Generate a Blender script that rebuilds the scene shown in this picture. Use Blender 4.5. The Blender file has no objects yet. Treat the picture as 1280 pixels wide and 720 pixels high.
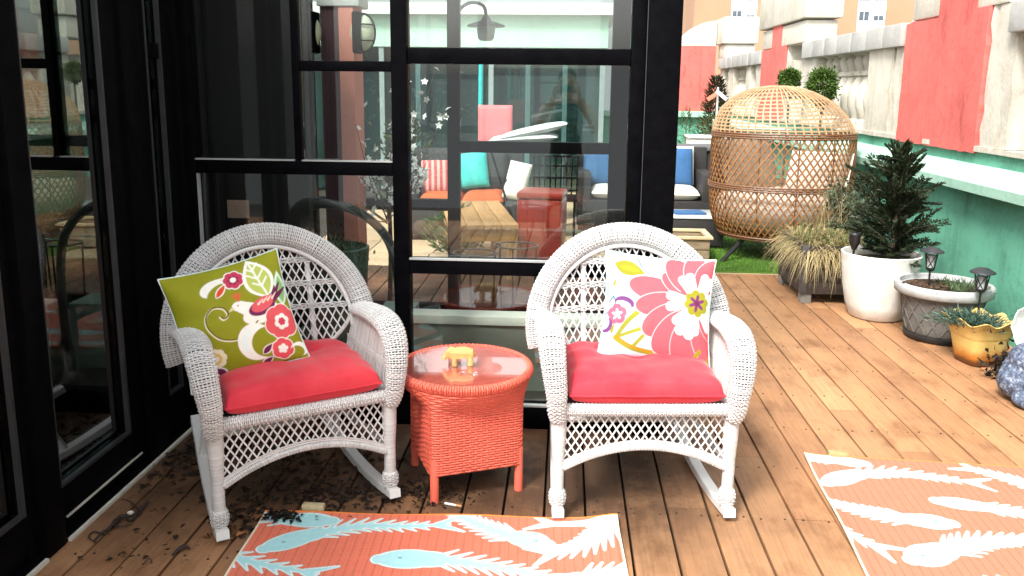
import bpy, bmesh, math, random
import numpy as np
from mathutils import Vector, Matrix
R = math.radians
rng = np.random.default_rng(7); random.seed(7)
sc = bpy.context.scene
COL = sc.collection
# ------------------------------------------------------------------ camera, sky, sun, exposure
CAMF, PPX, PPY, EYE = 1030.0, 640.0, 304.0, 1.5          # focal length and principal point for a 1280 px wide frame
def _n(v): v = np.array(v, float); return v/np.linalg.norm(v)
_yw = _n([69, 194, -CAMF]); _zw = _n([55.2, 5396, CAMF]); _zw = _n(_zw-_yw*(_zw@_yw)); _xw = np.cross(_yw, _zw)
RM = np.stack([_xw, _yw, _zw])                           # camera axes to world axes
def ray(x, y): return RM @ np.array([x-PPX, PPY-y, -CAMF])
def AY(x, y, Y): d = ray(x, y); return d*(Y/d[1])+[0, 0, EYE]
def AX(x, y, X): d = ray(x, y); return d*(X/d[0])+[0, 0, EYE]
def AZ(x, y, z=0.): d = ray(x, y); return d*((z-EYE)/d[2])+[0, 0, EYE]
cam = bpy.data.cameras.new("camera"); cam_o = bpy.data.objects.new("camera", cam); COL.objects.link(cam_o)
cam.sensor_width = 36; cam.lens = 36*CAMF/1280; cam.shift_y = -(360-PPY)/1280; cam.clip_end = 2000; cam.clip_start = .03
m4 = Matrix.Identity(4)
for i in range(3):
    for j in range(3): m4[i][j] = RM[i][j]
m4.translation = (0, 0, EYE); cam_o.matrix_world = m4; sc.camera = cam_o
SUN_EL, SUN_AZ = 50, 212          # azimuth of the sun seen from above, clockwise from +Y
w = bpy.data.worlds.new("World"); sc.world = w; w.use_nodes = True
nt = w.node_tree; bg = nt.nodes["Background"]
sky = nt.nodes.new("ShaderNodeTexSky"); sky.sky_type = 'NISHITA'; sky.sun_disc = False
sky.sun_elevation = R(SUN_EL); sky.sun_rotation = R(SUN_AZ); sky.air_density = 1.2; sky.dust_density = 5; sky.ozone_density = 1
hs = nt.nodes.new("ShaderNodeHueSaturation"); hs.inputs['Saturation'].default_value = .22
nt.links.new(sky.outputs[0], hs.inputs['Color']); cl_ = nt.nodes.new("ShaderNodeMix"); cl_.data_type = 'RGBA'; cl_.blend_type = 'LIGHTEN'; cl_.inputs[0].default_value = 1; cl_.inputs[7].default_value = (1.55, 1.58, 1.62, 1)   # even overcast floor
nt.links.new(hs.outputs[0], cl_.inputs[6]); nt.links.new(cl_.outputs[2], bg.inputs[0]); bg.inputs[1].default_value = .15
sun = bpy.data.lights.new("sun", 'SUN'); sun.energy = 2.3; sun.angle = R(13); sun.color = (1, .96, .9)
sun_o = bpy.data.objects.new("sun", sun); COL.objects.link(sun_o)
sd = Vector((math.sin(R(SUN_AZ))*math.cos(R(SUN_EL)), math.cos(R(SUN_AZ))*math.cos(R(SUN_EL)), math.sin(R(SUN_EL))))
sun_o.rotation_euler = sd.to_track_quat('Z', 'Y').to_euler()
vs = sc.view_settings; vs.view_transform = 'Standard'; vs.look = 'None'; vs.gamma = 1; vs.exposure = 1.28
sc.cycles.max_bounces = 10; sc.cycles.transparent_max_bounces = 24; sc.cycles.diffuse_bounces = 4; sc.cycles.glossy_bounces = 4

# ------------------------------------------------------------------ materials
def lin(c):
    if isinstance(c, str):
        c = c.lstrip('#'); c = [int(c[i:i+2], 16)/255 for i in (0, 2, 4)]
        return tuple(x/12.92 if x <= .04045 else ((x+.055)/1.055)**2.4 for x in c)
    return tuple(c)
class NT:
    def __init__(s, name):
        s.m = bpy.data.materials.new(name); s.m.use_nodes = True; s.t = s.m.node_tree
        s.b = s.t.nodes['Principled BSDF']; s.out = s.t.nodes['Material Output']
    def n(s, t, **kw):
        x = s.t.nodes.new('ShaderNode'+t)
        for k, v in kw.items():
            if k in x.inputs: x.inputs[k].default_value = v
            else: setattr(x, k, v)
        return x
    def l(s, a, b): s.t.links.new(a, b)
    def coord(s, scale=(1, 1, 1), kind='Object'):
        tc = s.n('TexCoord'); mp = s.n('Mapping'); mp.inputs['Scale'].default_value = scale
        s.l(tc.outputs[kind], mp.inputs[0]); return mp.outputs[0]
    def noise(s, co, scale, detail=4, rough=.6):
        x = s.n('TexNoise'); x.inputs['Scale'].default_value = scale; x.inputs['Detail'].default_value = detail; x.inputs['Roughness'].default_value = rough
        s.l(co, x.inputs['Vector']); return x.outputs['Fac']
    def ramp(s, f, stops):
        r = s.n('ValToRGB'); e = r.color_ramp.elements
        while len(e) < len(stops): e.new(.5)
        for k, (p, c) in zip(e, stops): k.position = p; k.color = (*lin(c), 1) if not isinstance(c, (int, float)) else (c, c, c, 1)
        s.l(f, r.inputs[0]); return r.outputs[0]
    def mix(s, f, a, b, mode='MIX'):
        x = s.n('Mix', data_type='RGBA', blend_type=mode)
        for v, i in ((f, 0), (a, 6), (b, 7)):
            if isinstance(v, (int, float)): x.inputs[i].default_value = v
            elif isinstance(v, (tuple, list, str)): x.inputs[i].default_value = (*lin(v), 1)
            else: s.l(v, x.inputs[i])
        return x.outputs[2]
    def bump(s, h, strength=.3, dist=.01):
        x = s.n('Bump'); x.inputs['Strength'].default_value = strength; x.inputs['Distance'].default_value = dist
        s.l(h, x.inputs['Height']); s.l(x.outputs[0], s.b.inputs['Normal'])
MATS = {}
def M(name, col, rough=.6, var=.15, nscale=12, bump=0., bscale=60, metal=0., spec=.5, coat=0., stretch=(1, 1, 1), island=0.):
    if name in MATS: return MATS[name]
    s = NT(name); c = lin(col); co = s.coord(stretch)
    f = s.noise(co, nscale)
    out = s.ramp(f, [(.25, tuple(x*(1-var) for x in c)), (.75, tuple(min(1, x*(1+var)) for x in c))])
    if island:
        g = s.n('NewGeometry'); r2 = s.ramp(g.outputs['Random Per Island'], [(0, 1-island), (1, 1.0)])
        out = s.mix(1., out, r2, 'MULTIPLY')
    s.l(out, s.b.inputs['Base Color']); s.b.inputs['Roughness'].default_value = rough; s.b.inputs['Metallic'].default_value = metal
    s.b.inputs['Specular IOR Level'].default_value = spec; s.b.inputs['Coat Weight'].default_value = coat
    if bump: s.bump(s.noise(co, bscale, 5), bump, .006)
    MATS[name] = s.m; return s.m
def glass_mat(name, tint=(.9, .96, .94), gain=1.0, f0=.045):
    s = NT(name); s.t.nodes.remove(s.b)
    g = s.n('NewGeometry'); d = s.n('VectorMath', operation='DOT_PRODUCT'); s.l(g.outputs['Incoming'], d.inputs[0]); s.l(g.outputs['Normal'], d.inputs[1])
    def ma(op, a, b=None):
        x = s.n('Math', operation=op)
        for v, i in ((a, 0), (b, 1)):
            if v is None: continue
            if isinstance(v, (int, float)): x.inputs[i].default_value = v
            else: s.l(v, x.inputs[i])
        return x.outputs[0]
    k = ma('POWER', ma('SUBTRACT', 1.0, ma('ABSOLUTE', d.outputs['Value'])), 5.0)
    f = ma('MINIMUM', ma('MULTIPLY', ma('ADD', ma('MULTIPLY', k, 1-f0), f0), gain), 1.0)
    t = s.n('BsdfTransparent'); t.inputs[0].default_value = (*tint, 1); gl = s.n('BsdfGlossy'); gl.inputs['Roughness'].default_value = 0.0
    mx = s.n('MixShader'); s.l(f, mx.inputs[0]); s.l(t.outputs[0], mx.inputs[1]); s.l(gl.outputs[0], mx.inputs[2]); s.l(mx.outputs[0], s.out.inputs[0])
    MATS[name] = s.m; return s.m

# ------------------------------------------------------------------ mesh helpers
class MB:
    """collects vertices and faces for ONE mesh object"""
    def __init__(s): s.v = []; s.f = []; s.n = 0; s.mi = []
    def add(s, v, f, mi=0):
        v = np.asarray(v, float).reshape(-1, 3); s.v.append(v)
        f = np.asarray(f, int)
        s.f.append(f+s.n); s.mi.append(np.full(len(f), mi)); s.n += len(v); return s
    def box(s, c, d, rot=None, mi=0, bev=0.0):
        c = np.array(c, float); h = np.array(d, float)/2
        bev = min(bev, h.min()*.9)
        if bev <= 0:
            v = np.array([[x, y, z] for x in (-1, 1) for y in (-1, 1) for z in (-1, 1)])*h
            f = [[0, 1, 3, 2], [4, 6, 7, 5], [0, 4, 5, 1], [2, 3, 7, 6], [0, 2, 6, 4], [1, 5, 7, 3]]
            if rot is not None: v = v @ np.array(rot).T
            return s.add(v+c, f, mi)
        bm = bmesh.new(); bmesh.ops.create_cube(bm, size=1)
        for q in bm.verts: q.co = Vector((q.co.x*2*h[0], q.co.y*2*h[1], q.co.z*2*h[2]))
        bmesh.ops.bevel(bm, geom=bm.edges[:], offset=bev, segments=2, affect='EDGES', profile=.6)
        return s.bm(bm, c, rot, mi)
    def bm(s, bm, c=(0, 0, 0), rot=None, mi=0):
        bm.verts.index_update(); v = np.array([q.co[:] for q in bm.verts])
        if rot is not None: v = v @ np.array(rot).T
        v = v+np.array(c); q4 = [[x.index for x in f.verts] for f in bm.faces if len(f.verts) == 4]; q3 = [[x.index for x in f.verts] for f in bm.faces if len(f.verts) == 3]
        s.v.append(v)
        for q in (q4, q3):
            if q: s.f.append(np.array(q)+s.n); s.mi.append(np.full(len(q), mi))
        for f in bm.faces:
            if len(f.verts) > 4: s.f.append(np.array([[x.index for x in f.verts]])+s.n); s.mi.append(np.full(1, mi))
        s.n += len(v); bm.free(); return s
    def span(s, a, b, mi=0, bev=0.):
        a = np.array(a, float); b = np.array(b, float); return s.box((a+b)/2, abs(b-a), None, mi, bev)
    def grid(s, P, closed_u=False, closed_v=False, mi=0):
        P = np.asarray(P, float); a, b = P.shape[:2]; I = np.arange(a*b).reshape(a, b)
        if closed_u: I = np.vstack([I, I[:1]])
        if closed_v: I = np.hstack([I, I[:, :1]])
        f = np.stack([I[:-1, :-1], I[1:, :-1], I[1:, 1:], I[:-1, 1:]], -1).reshape(-1, 4)
        return s.add(P.reshape(-1, 3), f, mi)
    def strands(s, P, N, hw, ht, k=4, mi=0, caps=True):
        """many tubes at once: P (n,m,3) centre lines, N normals, half width / half thickness"""
        P = np.asarray(P, float); N = np.broadcast_to(np.asarray(N, float), P.shape)
        T = np.gradient(P, axis=1); T /= np.linalg.norm(T, axis=-1, keepdims=True)+1e-12
        B = np.cross(T, N); B /= np.linalg.norm(B, axis=-1, keepdims=True)+1e-12; N2 = np.cross(B, T)
        a = np.arange(k)*2*math.pi/k+math.pi/k*(k == 4)
        q = 1.25 if k == 4 else 1
        hw = np.asarray(hw); ht = np.asarray(ht)
        if hw.ndim: hw = hw[..., None, None]
        if ht.ndim: ht = ht[..., None, None]
        V = P[:, :, None, :]+B[:, :, None, :]*(np.cos(a)*q)[:, None]*hw+N2[:, :, None, :]*(np.sin(a)*q)[:, None]*ht
        n, m = P.shape[:2]; I = np.arange(n*m*k).reshape(n, m, k); J = np.roll(I, -1, 2)
        f = np.stack([I[:, :-1], J[:, :-1], J[:, 1:], I[:, 1:]], -1).reshape(-1, 4)
        s.v.append(V.reshape(-1, 3)); s.f.append(f+s.n); s.mi.append(np.full(len(f), mi))
        if caps:
            c = np.concatenate([I[:, 0, ::-1], I[:, -1]]); s.f.append(c+s.n); s.mi.append(np.full(len(c), mi))
        s.n += n*m*k; return s
    def tube(s, pts, r, k=8, mi=0, sub=0, ref=(0.13, .31, .94)):
        P = np.array(pts, float)
        if sub: P = smooth_path(P, sub)
        r = np.asarray(r, float)
        if r.ndim: r = np.interp(np.linspace(0, 1, len(P)), np.linspace(0, 1, len(r)), r)[None]
        return s.strands(P[None], np.array(ref), r, r, k if k != 4 else 5, mi)
    def lathe(s, prof, c=(0, 0, 0), seg=24, mi=0, wob=None):
        pr = np.array(prof, float); a = np.linspace(0, 2*math.pi, seg, endpoint=False)
        P = np.stack([pr[:, 0][:, None]*np.cos(a), pr[:, 0][:, None]*np.sin(a), np.repeat(pr[:, 1][:, None], seg, 1)], -1)
        if wob is not None: P = wob(P, a)
        s.grid(P+np.array(c), closed_v=True, mi=mi)
        return s
    def ball(s, c, r, u=2, mi=0, jit=0.):
        bm = bmesh.new(); bmesh.ops.create_icosphere(bm, subdivisions=u, radius=1)
        for q in bm.verts: q.co *= 1+random.uniform(-jit, jit)
        rr = np.array(r if hasattr(r, '__len__') else (r, r, r))
        for q in bm.verts: q.co = Vector(np.array(q.co)*rr)
        return s.bm(bm, c, None, mi)
    def prism(s, poly, y0, y1, axis='y', mi=0):
        n = len(poly); p = np.array(poly, float)
        def mk(t):
            z = np.full(n, t)
            return np.stack({'y': (p[:, 0], z, p[:, 1]), 'x': (z, p[:, 0], p[:, 1]), 'z': (p[:, 0], p[:, 1], z)}[axis], -1)
        v = np.vstack([mk(y0), mk(y1)]); s.v.append(v)
        s.f.append(np.array([[i, (i+1) % n, n+(i+1) % n, n+i] for i in range(n)])+s.n); s.mi.append(np.full(n, mi))
        s.f.append(np.array([list(range(n))[::-1], list(range(n, 2*n))])+s.n); s.mi.append(np.full(2, mi)); s.n += 2*n
        return s
    def build(s, name, mats, parent=None, smooth=True, fix=True, color=None, angle=40):
        me = bpy.data.meshes.new(name); V = np.vstack(s.v)
        lv = np.concatenate([f.reshape(-1) for f in s.f]); tot = np.concatenate([np.full(len(f), f.shape[1]) for f in s.f])
        me.vertices.add(len(V)); me.vertices.foreach_set('co', V.reshape(-1).astype(np.float32))
        me.loops.add(len(lv)); me.loops.foreach_set('vertex_index', lv.astype(np.int32))
        me.polygons.add(len(tot)); me.polygons.foreach_set('loop_start', (np.cumsum(tot)-tot).astype(np.int32))
        me.polygons.foreach_set('material_index', np.concatenate(s.mi).astype(np.int32))
        me.update(calc_edges=True); me.validate()
        if fix and len(V) < 60000:
            bm = bmesh.new(); bm.from_mesh(me); bmesh.ops.recalc_face_normals(bm, faces=bm.faces); bm.to_mesh(me); bm.free()
        me.polygons.foreach_set('use_smooth', np.full(len(me.polygons), bool(smooth)))
        if smooth:
            me.polygons.foreach_set('use_smooth', np.ones(len(me.polygons), bool))
            if angle < 180:
                try: me.set_sharp_from_angle(angle=R(angle))
                except Exception: pass
        if color is not None:
            ca = me.color_attributes.new('Col', 'FLOAT_COLOR', 'POINT')
            ca.data.foreach_set('color', np.hstack([color, np.ones((len(color), 1))]).astype(np.float32).reshape(-1))
        for m_ in (mats if isinstance(mats, (list, tuple)) else [mats]): me.materials.append(m_)
        o = bpy.data.objects.new(name, me); COL.objects.link(o)
        if parent is not None: o.parent = parent
        return o
def smooth_path(P, n):
    P = np.array(P, float); m = len(P); out = []
    for i in range(m-1):
        p0, p1, p2, p3 = P[max(i-1, 0)], P[i], P[i+1], P[min(i+2, m-1)]
        for t in np.linspace(0, 1, n, endpoint=False):
            out.append(.5*((2*p1)+(-p0+p2)*t+(2*p0-5*p1+4*p2-p3)*t*t+(-p0+3*p1-3*p2+p3)*t**3))
    out.append(P[-1]); return np.array(out)
def rz(a): c, s = math.cos(a), math.sin(a); return np.array([[c, -s, 0], [s, c, 0], [0, 0, 1]])
def rx(a): c, s = math.cos(a), math.sin(a); return np.array([[1, 0, 0], [0, c, -s], [0, s, c]])
def ry(a): c, s = math.cos(a), math.sin(a); return np.array([[c, 0, s], [0, 1, 0], [-s, 0, c]])
def tag(o, label=None, cat=None, group=None, kind=None):
    for k, v in (('label', label), ('category', cat), ('group', group), ('kind', kind)):
        if v: o[k] = v
    return o
def empty(name, loc, label, cat, rot=0, group=None):
    o = bpy.data.objects.new(name, None); COL.objects.link(o); o.location = loc; o.rotation_euler = (0, 0, rot); o.empty_display_size = .1
    return tag(o, label, cat, group)
def children(o): return [c for c in bpy.data.objects if c.parent == o]
def copy_tree(o, parent=None):
    c = o.copy(); COL.objects.link(c)
    if parent is not None: c.parent = parent
    for ch in children(o): copy_tree(ch, c)
    return c

# sweep with elliptical section; returns function giving surface points P(u,v), N(u,v)
def sweep_surface(path, across, ra, rt, nu):
    P = smooth_path(path, 12); L = np.concatenate([[0], np.cumsum(np.linalg.norm(np.diff(P, axis=0), axis=1))]); tt = L/L[-1]
    def S(u, v):
        c = np.stack([np.interp(u, tt, P[:, i]) for i in range(3)], -1)
        e = 1e-3; c1 = np.stack([np.interp(np.clip(u+e*8, 0, 1), tt, P[:, i]) for i in range(3)], -1); c0 = np.stack([np.interp(np.clip(u-e*8, 0, 1), tt, P[:, i]) for i in range(3)], -1)
        T = c1-c0; T /= np.linalg.norm(T, axis=-1, keepdims=True)
        A = across(u) if callable(across) else np.broadcast_to(np.array(across, float), c.shape)
        B = A-(A*T).sum(-1, keepdims=True)*T; B /= np.linalg.norm(B, axis=-1, keepdims=True); Nn = np.cross(T, B)
        a = np.interp(u, np.linspace(0, 1, len(ra)), ra)[..., None]; b = np.interp(u, np.linspace(0, 1, len(rt)), rt)[..., None]
        th = 2*math.pi*v[..., None]
        p = c+B*a*np.cos(th)+Nn*b*np.sin(th); n = B*np.cos(th)/a+Nn*np.sin(th)/b
        return p, n/np.linalg.norm(n, axis=-1, keepdims=True)
    return S, L[-1]
def woven(mb, S, nweft, nwarp, hw, ht, amp, m=40, closed=True, back=.004, phase=0, warps=True, bmi=1, jit=.0):
    """real wicker: weft strands over and under warp strands, on a backing skin"""
    u = (np.arange(nweft)+.5)/nweft; v = np.linspace(0, 1, m+1)
    U, V = np.meshgrid(u, v, indexing='ij'); U = U+rng.normal(0, jit/nweft, (nweft, 1))
    P, N = S(U, V)
    wv = np.cos(math.pi*nwarp*V+math.pi*np.arange(nweft)[:, None]+phase)
    mb.strands(P+N*(amp*wv)[..., None], N, hw, ht, 4, 0, caps=not closed)
    if warps:
        v2 = (np.arange(nwarp)+.0)/nwarp; u2 = np.linspace(0, 1, max(24, nweft//3)); V2, U2 = np.meshgrid(v2, u2, indexing='ij')
        P2, N2 = S(U2, V2); mb.strands(P2-N2*.0005, N2, hw*.9, ht*.8, 4, 0)
    ub = np.linspace(0, 1, max(12, nweft//4)); vb = np.linspace(0, 1, 25); U3, V3 = np.meshgrid(ub, vb, indexing='ij')
    P3, N3 = S(U3, V3); mb.grid(P3-N3*back, mi=bmi)
    return mb

# painter for printed fabric (pattern of the cloth itself): signed distance shapes
def sd_ell(X, Y, cx, cy, a, b, rot=0):
    c, s = math.cos(rot), math.sin(rot); x = (X-cx)*c+(Y-cy)*s; y = -(X-cx)*s+(Y-cy)*c
    k = np.sqrt((x/a)**2+(y/b)**2); return (k-1)*min(a, b)*np.where(k > 1, 1, 1)
def sd_cap(X, Y, a, b, ra, rb):
    ax, ay = a; bx, by = b; dx, dy = bx-ax, by-ay; t = np.clip(((X-ax)*dx+(Y-ay)*dy)/(dx*dx+dy*dy+1e-12), 0, 1)
    return np.hypot(X-ax-t*dx, Y-ay-t*dy)-(ra+(rb-ra)*t)
def sd_line(X, Y, pts, r0, r1=None):
    r1 = r0 if r1 is None else r1; n = len(pts)-1; d = np.full(X.shape, 9.)
    for i in range(n): d = np.minimum(d, sd_cap(X, Y, pts[i], pts[i+1], r0+(r1-r0)*i/n, r0+(r1-r0)*(i+1)/n))
    return d
def sd_leaf(X, Y, a, b, w):
    a = np.array(a); b = np.array(b); L = np.linalg.norm(b-a); t = (b-a)/L; x = (X-a[0])*t[0]+(Y-a[1])*t[1]; y = -(X-a[0])*t[1]+(Y-a[1])*t[0]
    q = np.clip(x/L, 0, 1); d = np.abs(y)-w*np.sin(math.pi*q**.8); return np.where((x < 0), np.hypot(x, y), np.where(x > L, np.hypot(x-L, y), d*.8))
def sd_flower(X, Y, cx, cy, r, n, rot=0, pw=.42):
    d = np.hypot(X-cx, Y-cy)-r*.45
    for i in range(n):
        a = rot+2*math.pi*i/n; d = np.minimum(d, sd_ell(X, Y, cx+.6*r*math.cos(a), cy+.6*r*math.sin(a), r*.42, r*pw, a))
    return d
class Paint:
    def __init__(s, X, Y, base, aa): s.X, s.Y, s.aa = X, Y, aa; s.c = np.broadcast_to(np.array(lin(base)), X.shape+(3,)).copy()
    def fill(s, d, col, k=1.): a = (np.clip(.5-d/s.aa, 0, 1)*k)[..., None]; s.c = s.c*(1-a)+np.array(lin(col))*a; return s
def print_mat(name, rough=.75, wscale=700, bump=.12):
    s = NT(name); a = s.n('VertexColor'); a.layer_name = 'Col'; co = s.coord()
    f = s.noise(co, 30, 3); mul = s.ramp(f, [(.3, .93), (.7, 1.0)]); s.l(s.mix(1., a.outputs[0], mul, 'MULTIPLY'), s.b.inputs['Base Color'])
    s.b.inputs['Roughness'].default_value = rough; s.b.inputs['Specular IOR Level'].default_value = .25; s.bump(s.noise(co, wscale, 2), bump, .002); return s.m

# ------------------------------------------------------------------ shared materials
black = M('black_metal', (.0022, .0022, .0030), .5, .5, 18, .08, 60, spec=.03)
edge = M('steel_edge', (.06, .065, .07), .4, .2, 9, metal=.6)
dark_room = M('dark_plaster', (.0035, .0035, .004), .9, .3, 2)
white_w = M('white_wicker', (.67, .665, .655), .5, .10, 14, .15, 300, island=.20)
gap_shade = M('wicker_gap_shade', (.085, .085, .095), .8, .2, 14)  # dark skin behind the strands: shade in the wicker gaps put into colour
white_p = M('white_paint', (.70, .70, .69), .45, .06, 5, .12, 40)
glass = glass_mat('window_glass', (.94, .975, .96), 1.3, .058); glass_dim = glass_mat('plain_glass', (.93, .96, .95), .7, .035); glass_coat = glass_mat('coated_glass', (.92, .96, .94), 1.4, .07)
glass_dark = glass_mat('house_window_glass', (.42, .5, .48), 2.6, .10)
concrete = M('concrete', (.46, .41, .33), .9, .18, 3, .4, 25)
timber = M('pale_timber', (.55, .42, .25), .7, .2, 8, .2, 40, stretch=(1, 1, .1))
def deck_mat():
    s = NT('deck_boards'); co = s.coord(); g = s.n('NewGeometry')
    base = s.ramp(g.outputs['Random Per Island'], [(0, (.34, .170, .082)), (.35, (.385, .201, .098)), (.7, (.43, .232, .116)), (1, (.375, .189, .090))])
    grain = s.noise(s.coord((60, 2.2, 10)), 1.6, 6, .65); base = s.mix(.75, base, s.ramp(grain, [(.3, .66), (.55, 1.), (.8, 1.15)]), 'MULTIPLY')
    blot = s.noise(s.coord((2.2, 1.1, 1)), 2.2, 7, .68); base = s.mix(.8, base, s.ramp(blot, [(.32, (.5, .42, .36)), (.5, (1, 1, 1)), (.72, (1.2, 1.14, 1.05))]), 'MULTIPLY')
    # pale scuffs
    sc_ = s.noise(s.coord((5, 5, 1)), 3.2, 8, .75); base = s.mix(s.ramp(sc_, [(.62, 0.), (.8, .45)]), base, (.62, .45, .31))
    # dirt plus painted shade: boards darker along the house and under the chairs
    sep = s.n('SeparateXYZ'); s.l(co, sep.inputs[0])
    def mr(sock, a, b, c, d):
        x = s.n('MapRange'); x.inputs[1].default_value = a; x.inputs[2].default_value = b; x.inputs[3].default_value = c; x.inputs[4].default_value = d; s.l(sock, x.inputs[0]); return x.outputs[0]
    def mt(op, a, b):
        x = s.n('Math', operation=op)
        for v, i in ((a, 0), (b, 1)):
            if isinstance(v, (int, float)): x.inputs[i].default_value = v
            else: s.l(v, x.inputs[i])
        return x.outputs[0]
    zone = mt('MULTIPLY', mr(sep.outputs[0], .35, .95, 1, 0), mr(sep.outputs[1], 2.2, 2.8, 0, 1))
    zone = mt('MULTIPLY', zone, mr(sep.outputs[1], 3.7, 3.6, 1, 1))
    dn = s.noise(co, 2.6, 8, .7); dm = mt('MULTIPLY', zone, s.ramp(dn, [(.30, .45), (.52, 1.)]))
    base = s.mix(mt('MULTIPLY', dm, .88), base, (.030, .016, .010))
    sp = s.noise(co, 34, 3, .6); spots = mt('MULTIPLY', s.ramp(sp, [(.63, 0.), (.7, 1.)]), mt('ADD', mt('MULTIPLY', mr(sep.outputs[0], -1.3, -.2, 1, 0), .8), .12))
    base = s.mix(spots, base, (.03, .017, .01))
    s.l(base, s.b.inputs['Base Color'])
    s.l(s.ramp(dn, [(.3, .45), (.7, .75)]), s.b.inputs['Roughness']); s.b.inputs['Specular IOR Level'].default_value = .35
    s.bump(grain, .25, .004); return s.m
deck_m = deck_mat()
def plaster(name, col, dirt=(.2, .2, .18), amt=.5, scale=1.6):
    s = NT(name); co = s.coord(); n1 = s.noise(co, scale, 6, .65); c = lin(col)
    b = s.ramp(n1, [(.25, tuple(x*.72 for x in c)), (.5, c), (.78, tuple(min(1, x*1.18) for x in c))])
    n2 = s.noise(s.coord((1, 1, .35)), 4.5, 7, .72); b = s.mix(s.ramp(n2, [(.56, 0.), (.72, amt)]), b, dirt)
    n3 = s.noise(s.coord((1, 1, .06)), 9, 6, .7); b = s.mix(s.ramp(n3, [(.55, 0.), (.75, amt*.8)]), b, dirt); n4 = s.noise(co, .7, 8, .8); b = s.mix(s.ramp(n4, [(.488, 0.), (.5, amt*.5), (.512, 0.)]), b, dirt)
    s.l(b, s.b.inputs['Base Color']); s.b.inputs['Roughness'].default_value = .85; s.bump(s.noise(co, 22, 6, .6), .35, .012); return s.m
green_m = plaster('green_stucco', (.115, .37, .255), (.035, .13, .09), .7, 1.9)
green_lit = plaster('lit_green_ledge', (.33, .55, .44), (.12, .3, .2), .45, 3)  # ledge paler than the wall: light on its sloped top put into colour
red_m = plaster('red_stucco', (.62, .13, .11), (.26, .035, .03), .7, 2.2)
stone_m = plaster('weathered_stone', (.52, .495, .42), (.30, .26, .17), .7, 2.2)
stone_g = plaster('grey_coping_stone', (.38, .38, .36), (.22, .2, .16), .5, 2.4)

# ------------------------------------------------------------------ the ground
mb = MB(); x = -1.677; nb = 0
while x < 2.69:
    wd = .148; cuts = [-2.2]; y = -2.2+random.uniform(1, 3.4)
    while y < 6.6: cuts.append(y); y += random.choice([2.44, 3.05, 3.66])
    cuts.append(6.78)
    for a, b in zip(cuts[:-1], cuts[1:]):
        if b-a > .15: mb.box((x+wd/2, (a+b)/2, -.0125+random.uniform(-.0012, .0012)), (wd-.0085, b-a-.004, .025), None, 0, .004)
    x += wd
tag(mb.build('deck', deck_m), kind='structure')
mb = MB(); mb.span((-7, -3.5, -.2), (6, 19, -.045))
tag(mb.build('ground', M('terrace_slab', (.03, .022, .016), .9, .3, 3)), kind='structure')
mb = MB()
for i in range(-4, 5):
    for j in range(0, 14):
        mb.box((i*.61+.3+.02*(j % 2), 6.795+.3+j*.61, -.03), (.6, .6, .036), None, 0, .006)
tag(mb.build('paving', M('paver_concrete', (.44, .32, .20), .85, .2, 4, .3, 30, island=.15)), kind='structure')
# screws in the deck
mb = MB()
for yy in (1.9, 2.35, 2.76, 3.17, 3.58, 4.0, 4.4, 4.8, 5.2, 5.6, 6.0):
    for i in range(29):
        for q in (.03, .118):
            mb.lathe([(.0, .0016), (.0042, .0014), (.0042, -.003)], (-1.677+i*.148+q+random.uniform(-.004, .004), yy+random.uniform(-.01, .01), .0005), 7)
tag(mb.build('deck_screws', M('screw_steel', (.03, .022, .018), .5, .3)), kind='structure')
# artificial grass mat
GA, GB = (1.15, 6.86), (2.62, 9.3)
mb = MB(); mb.span((GA[0], GA[1], -.012), (GB[0], GB[1], .004))
n = 26000; px_ = rng.uniform(GA[0], GB[0], n); py_ = GA[1]+(GB[1]-GA[1])*rng.uniform(0, 1, n)**1.4
ang = rng.uniform(0, 6.28, n); h = rng.uniform(.014, .03, n); lx, ly = rng.normal(0, .008, n), rng.normal(0, .008, n); wd = .0022
A = np.stack([px_-wd*np.cos(ang), py_-wd*np.sin(ang), np.full(n, .003)], -1); B = np.stack([px_+wd*np.cos(ang), py_+wd*np.sin(ang), np.full(n, .003)], -1); C_ = np.stack([px_+lx, py_+ly, h], -1)
mb.add(np.stack([A, B, C_], 1).reshape(-1, 3), np.arange(3*n).reshape(-1, 3))
tag(mb.build('artificial_grass', M('grass_blades', (.085, .20, .016), .7, .35, 3, island=.5), smooth=False, fix=False), 'bright green artificial grass laid under the egg chair', 'grass', kind='stuff')

# ------------------------------------------------------------------ parapet on the right
WX = 2.72
pw = empty('parapet_wall', (WX, 8, 0), 'weathered stone balustrade wall with red painted piers and green base along the right side', 'wall')
pw_inv = Matrix.Translation((-WX, -8, 0))
def wpart(mb, name, mat, parent=None, **k):
    for i in range(len(mb.v)): mb.v[i] = mb.v[i]-np.array([WX, 8, 0])
    return mb.build(name, mat, parent or pw, **k)
Y0, Y1 = -2.8, 15.6
m_ = MB(); m_.span((WX-.02, Y0, -.04), (WX+.35, Y1, .865)); m_.span((WX, Y0, .865), (WX+.34, Y1, 1.115)); wpart(m_, 'green_base', green_m, smooth=False)
m_ = MB(); yy = np.linspace(Y0, Y1, 60)
prof = [(WX-.02, .866), (WX-.125, .868), (WX-.13, .93), (WX-.12, .94), (WX+.004, 1.035), (WX+.004, .866)]
Pg = np.array([[(a+(rng.normal(0, .0015)), y, b) for a, b in prof] for y in yy]); m_.grid(Pg, closed_v=True); wpart(m_, 'ledge', green_lit, angle=25)
m_ = MB(); yy = np.linspace(Y0, Y1, 150)
for a, b in zip(yy[:-1], yy[1:]):
    m_.span((WX-.025+rng.normal(0, .003), a, 1.1152), (WX+.345, b-.002, 1.148+rng.normal(0, .003)))
wpart(m_, 'stone_sill', stone_m, smooth=False)
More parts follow.
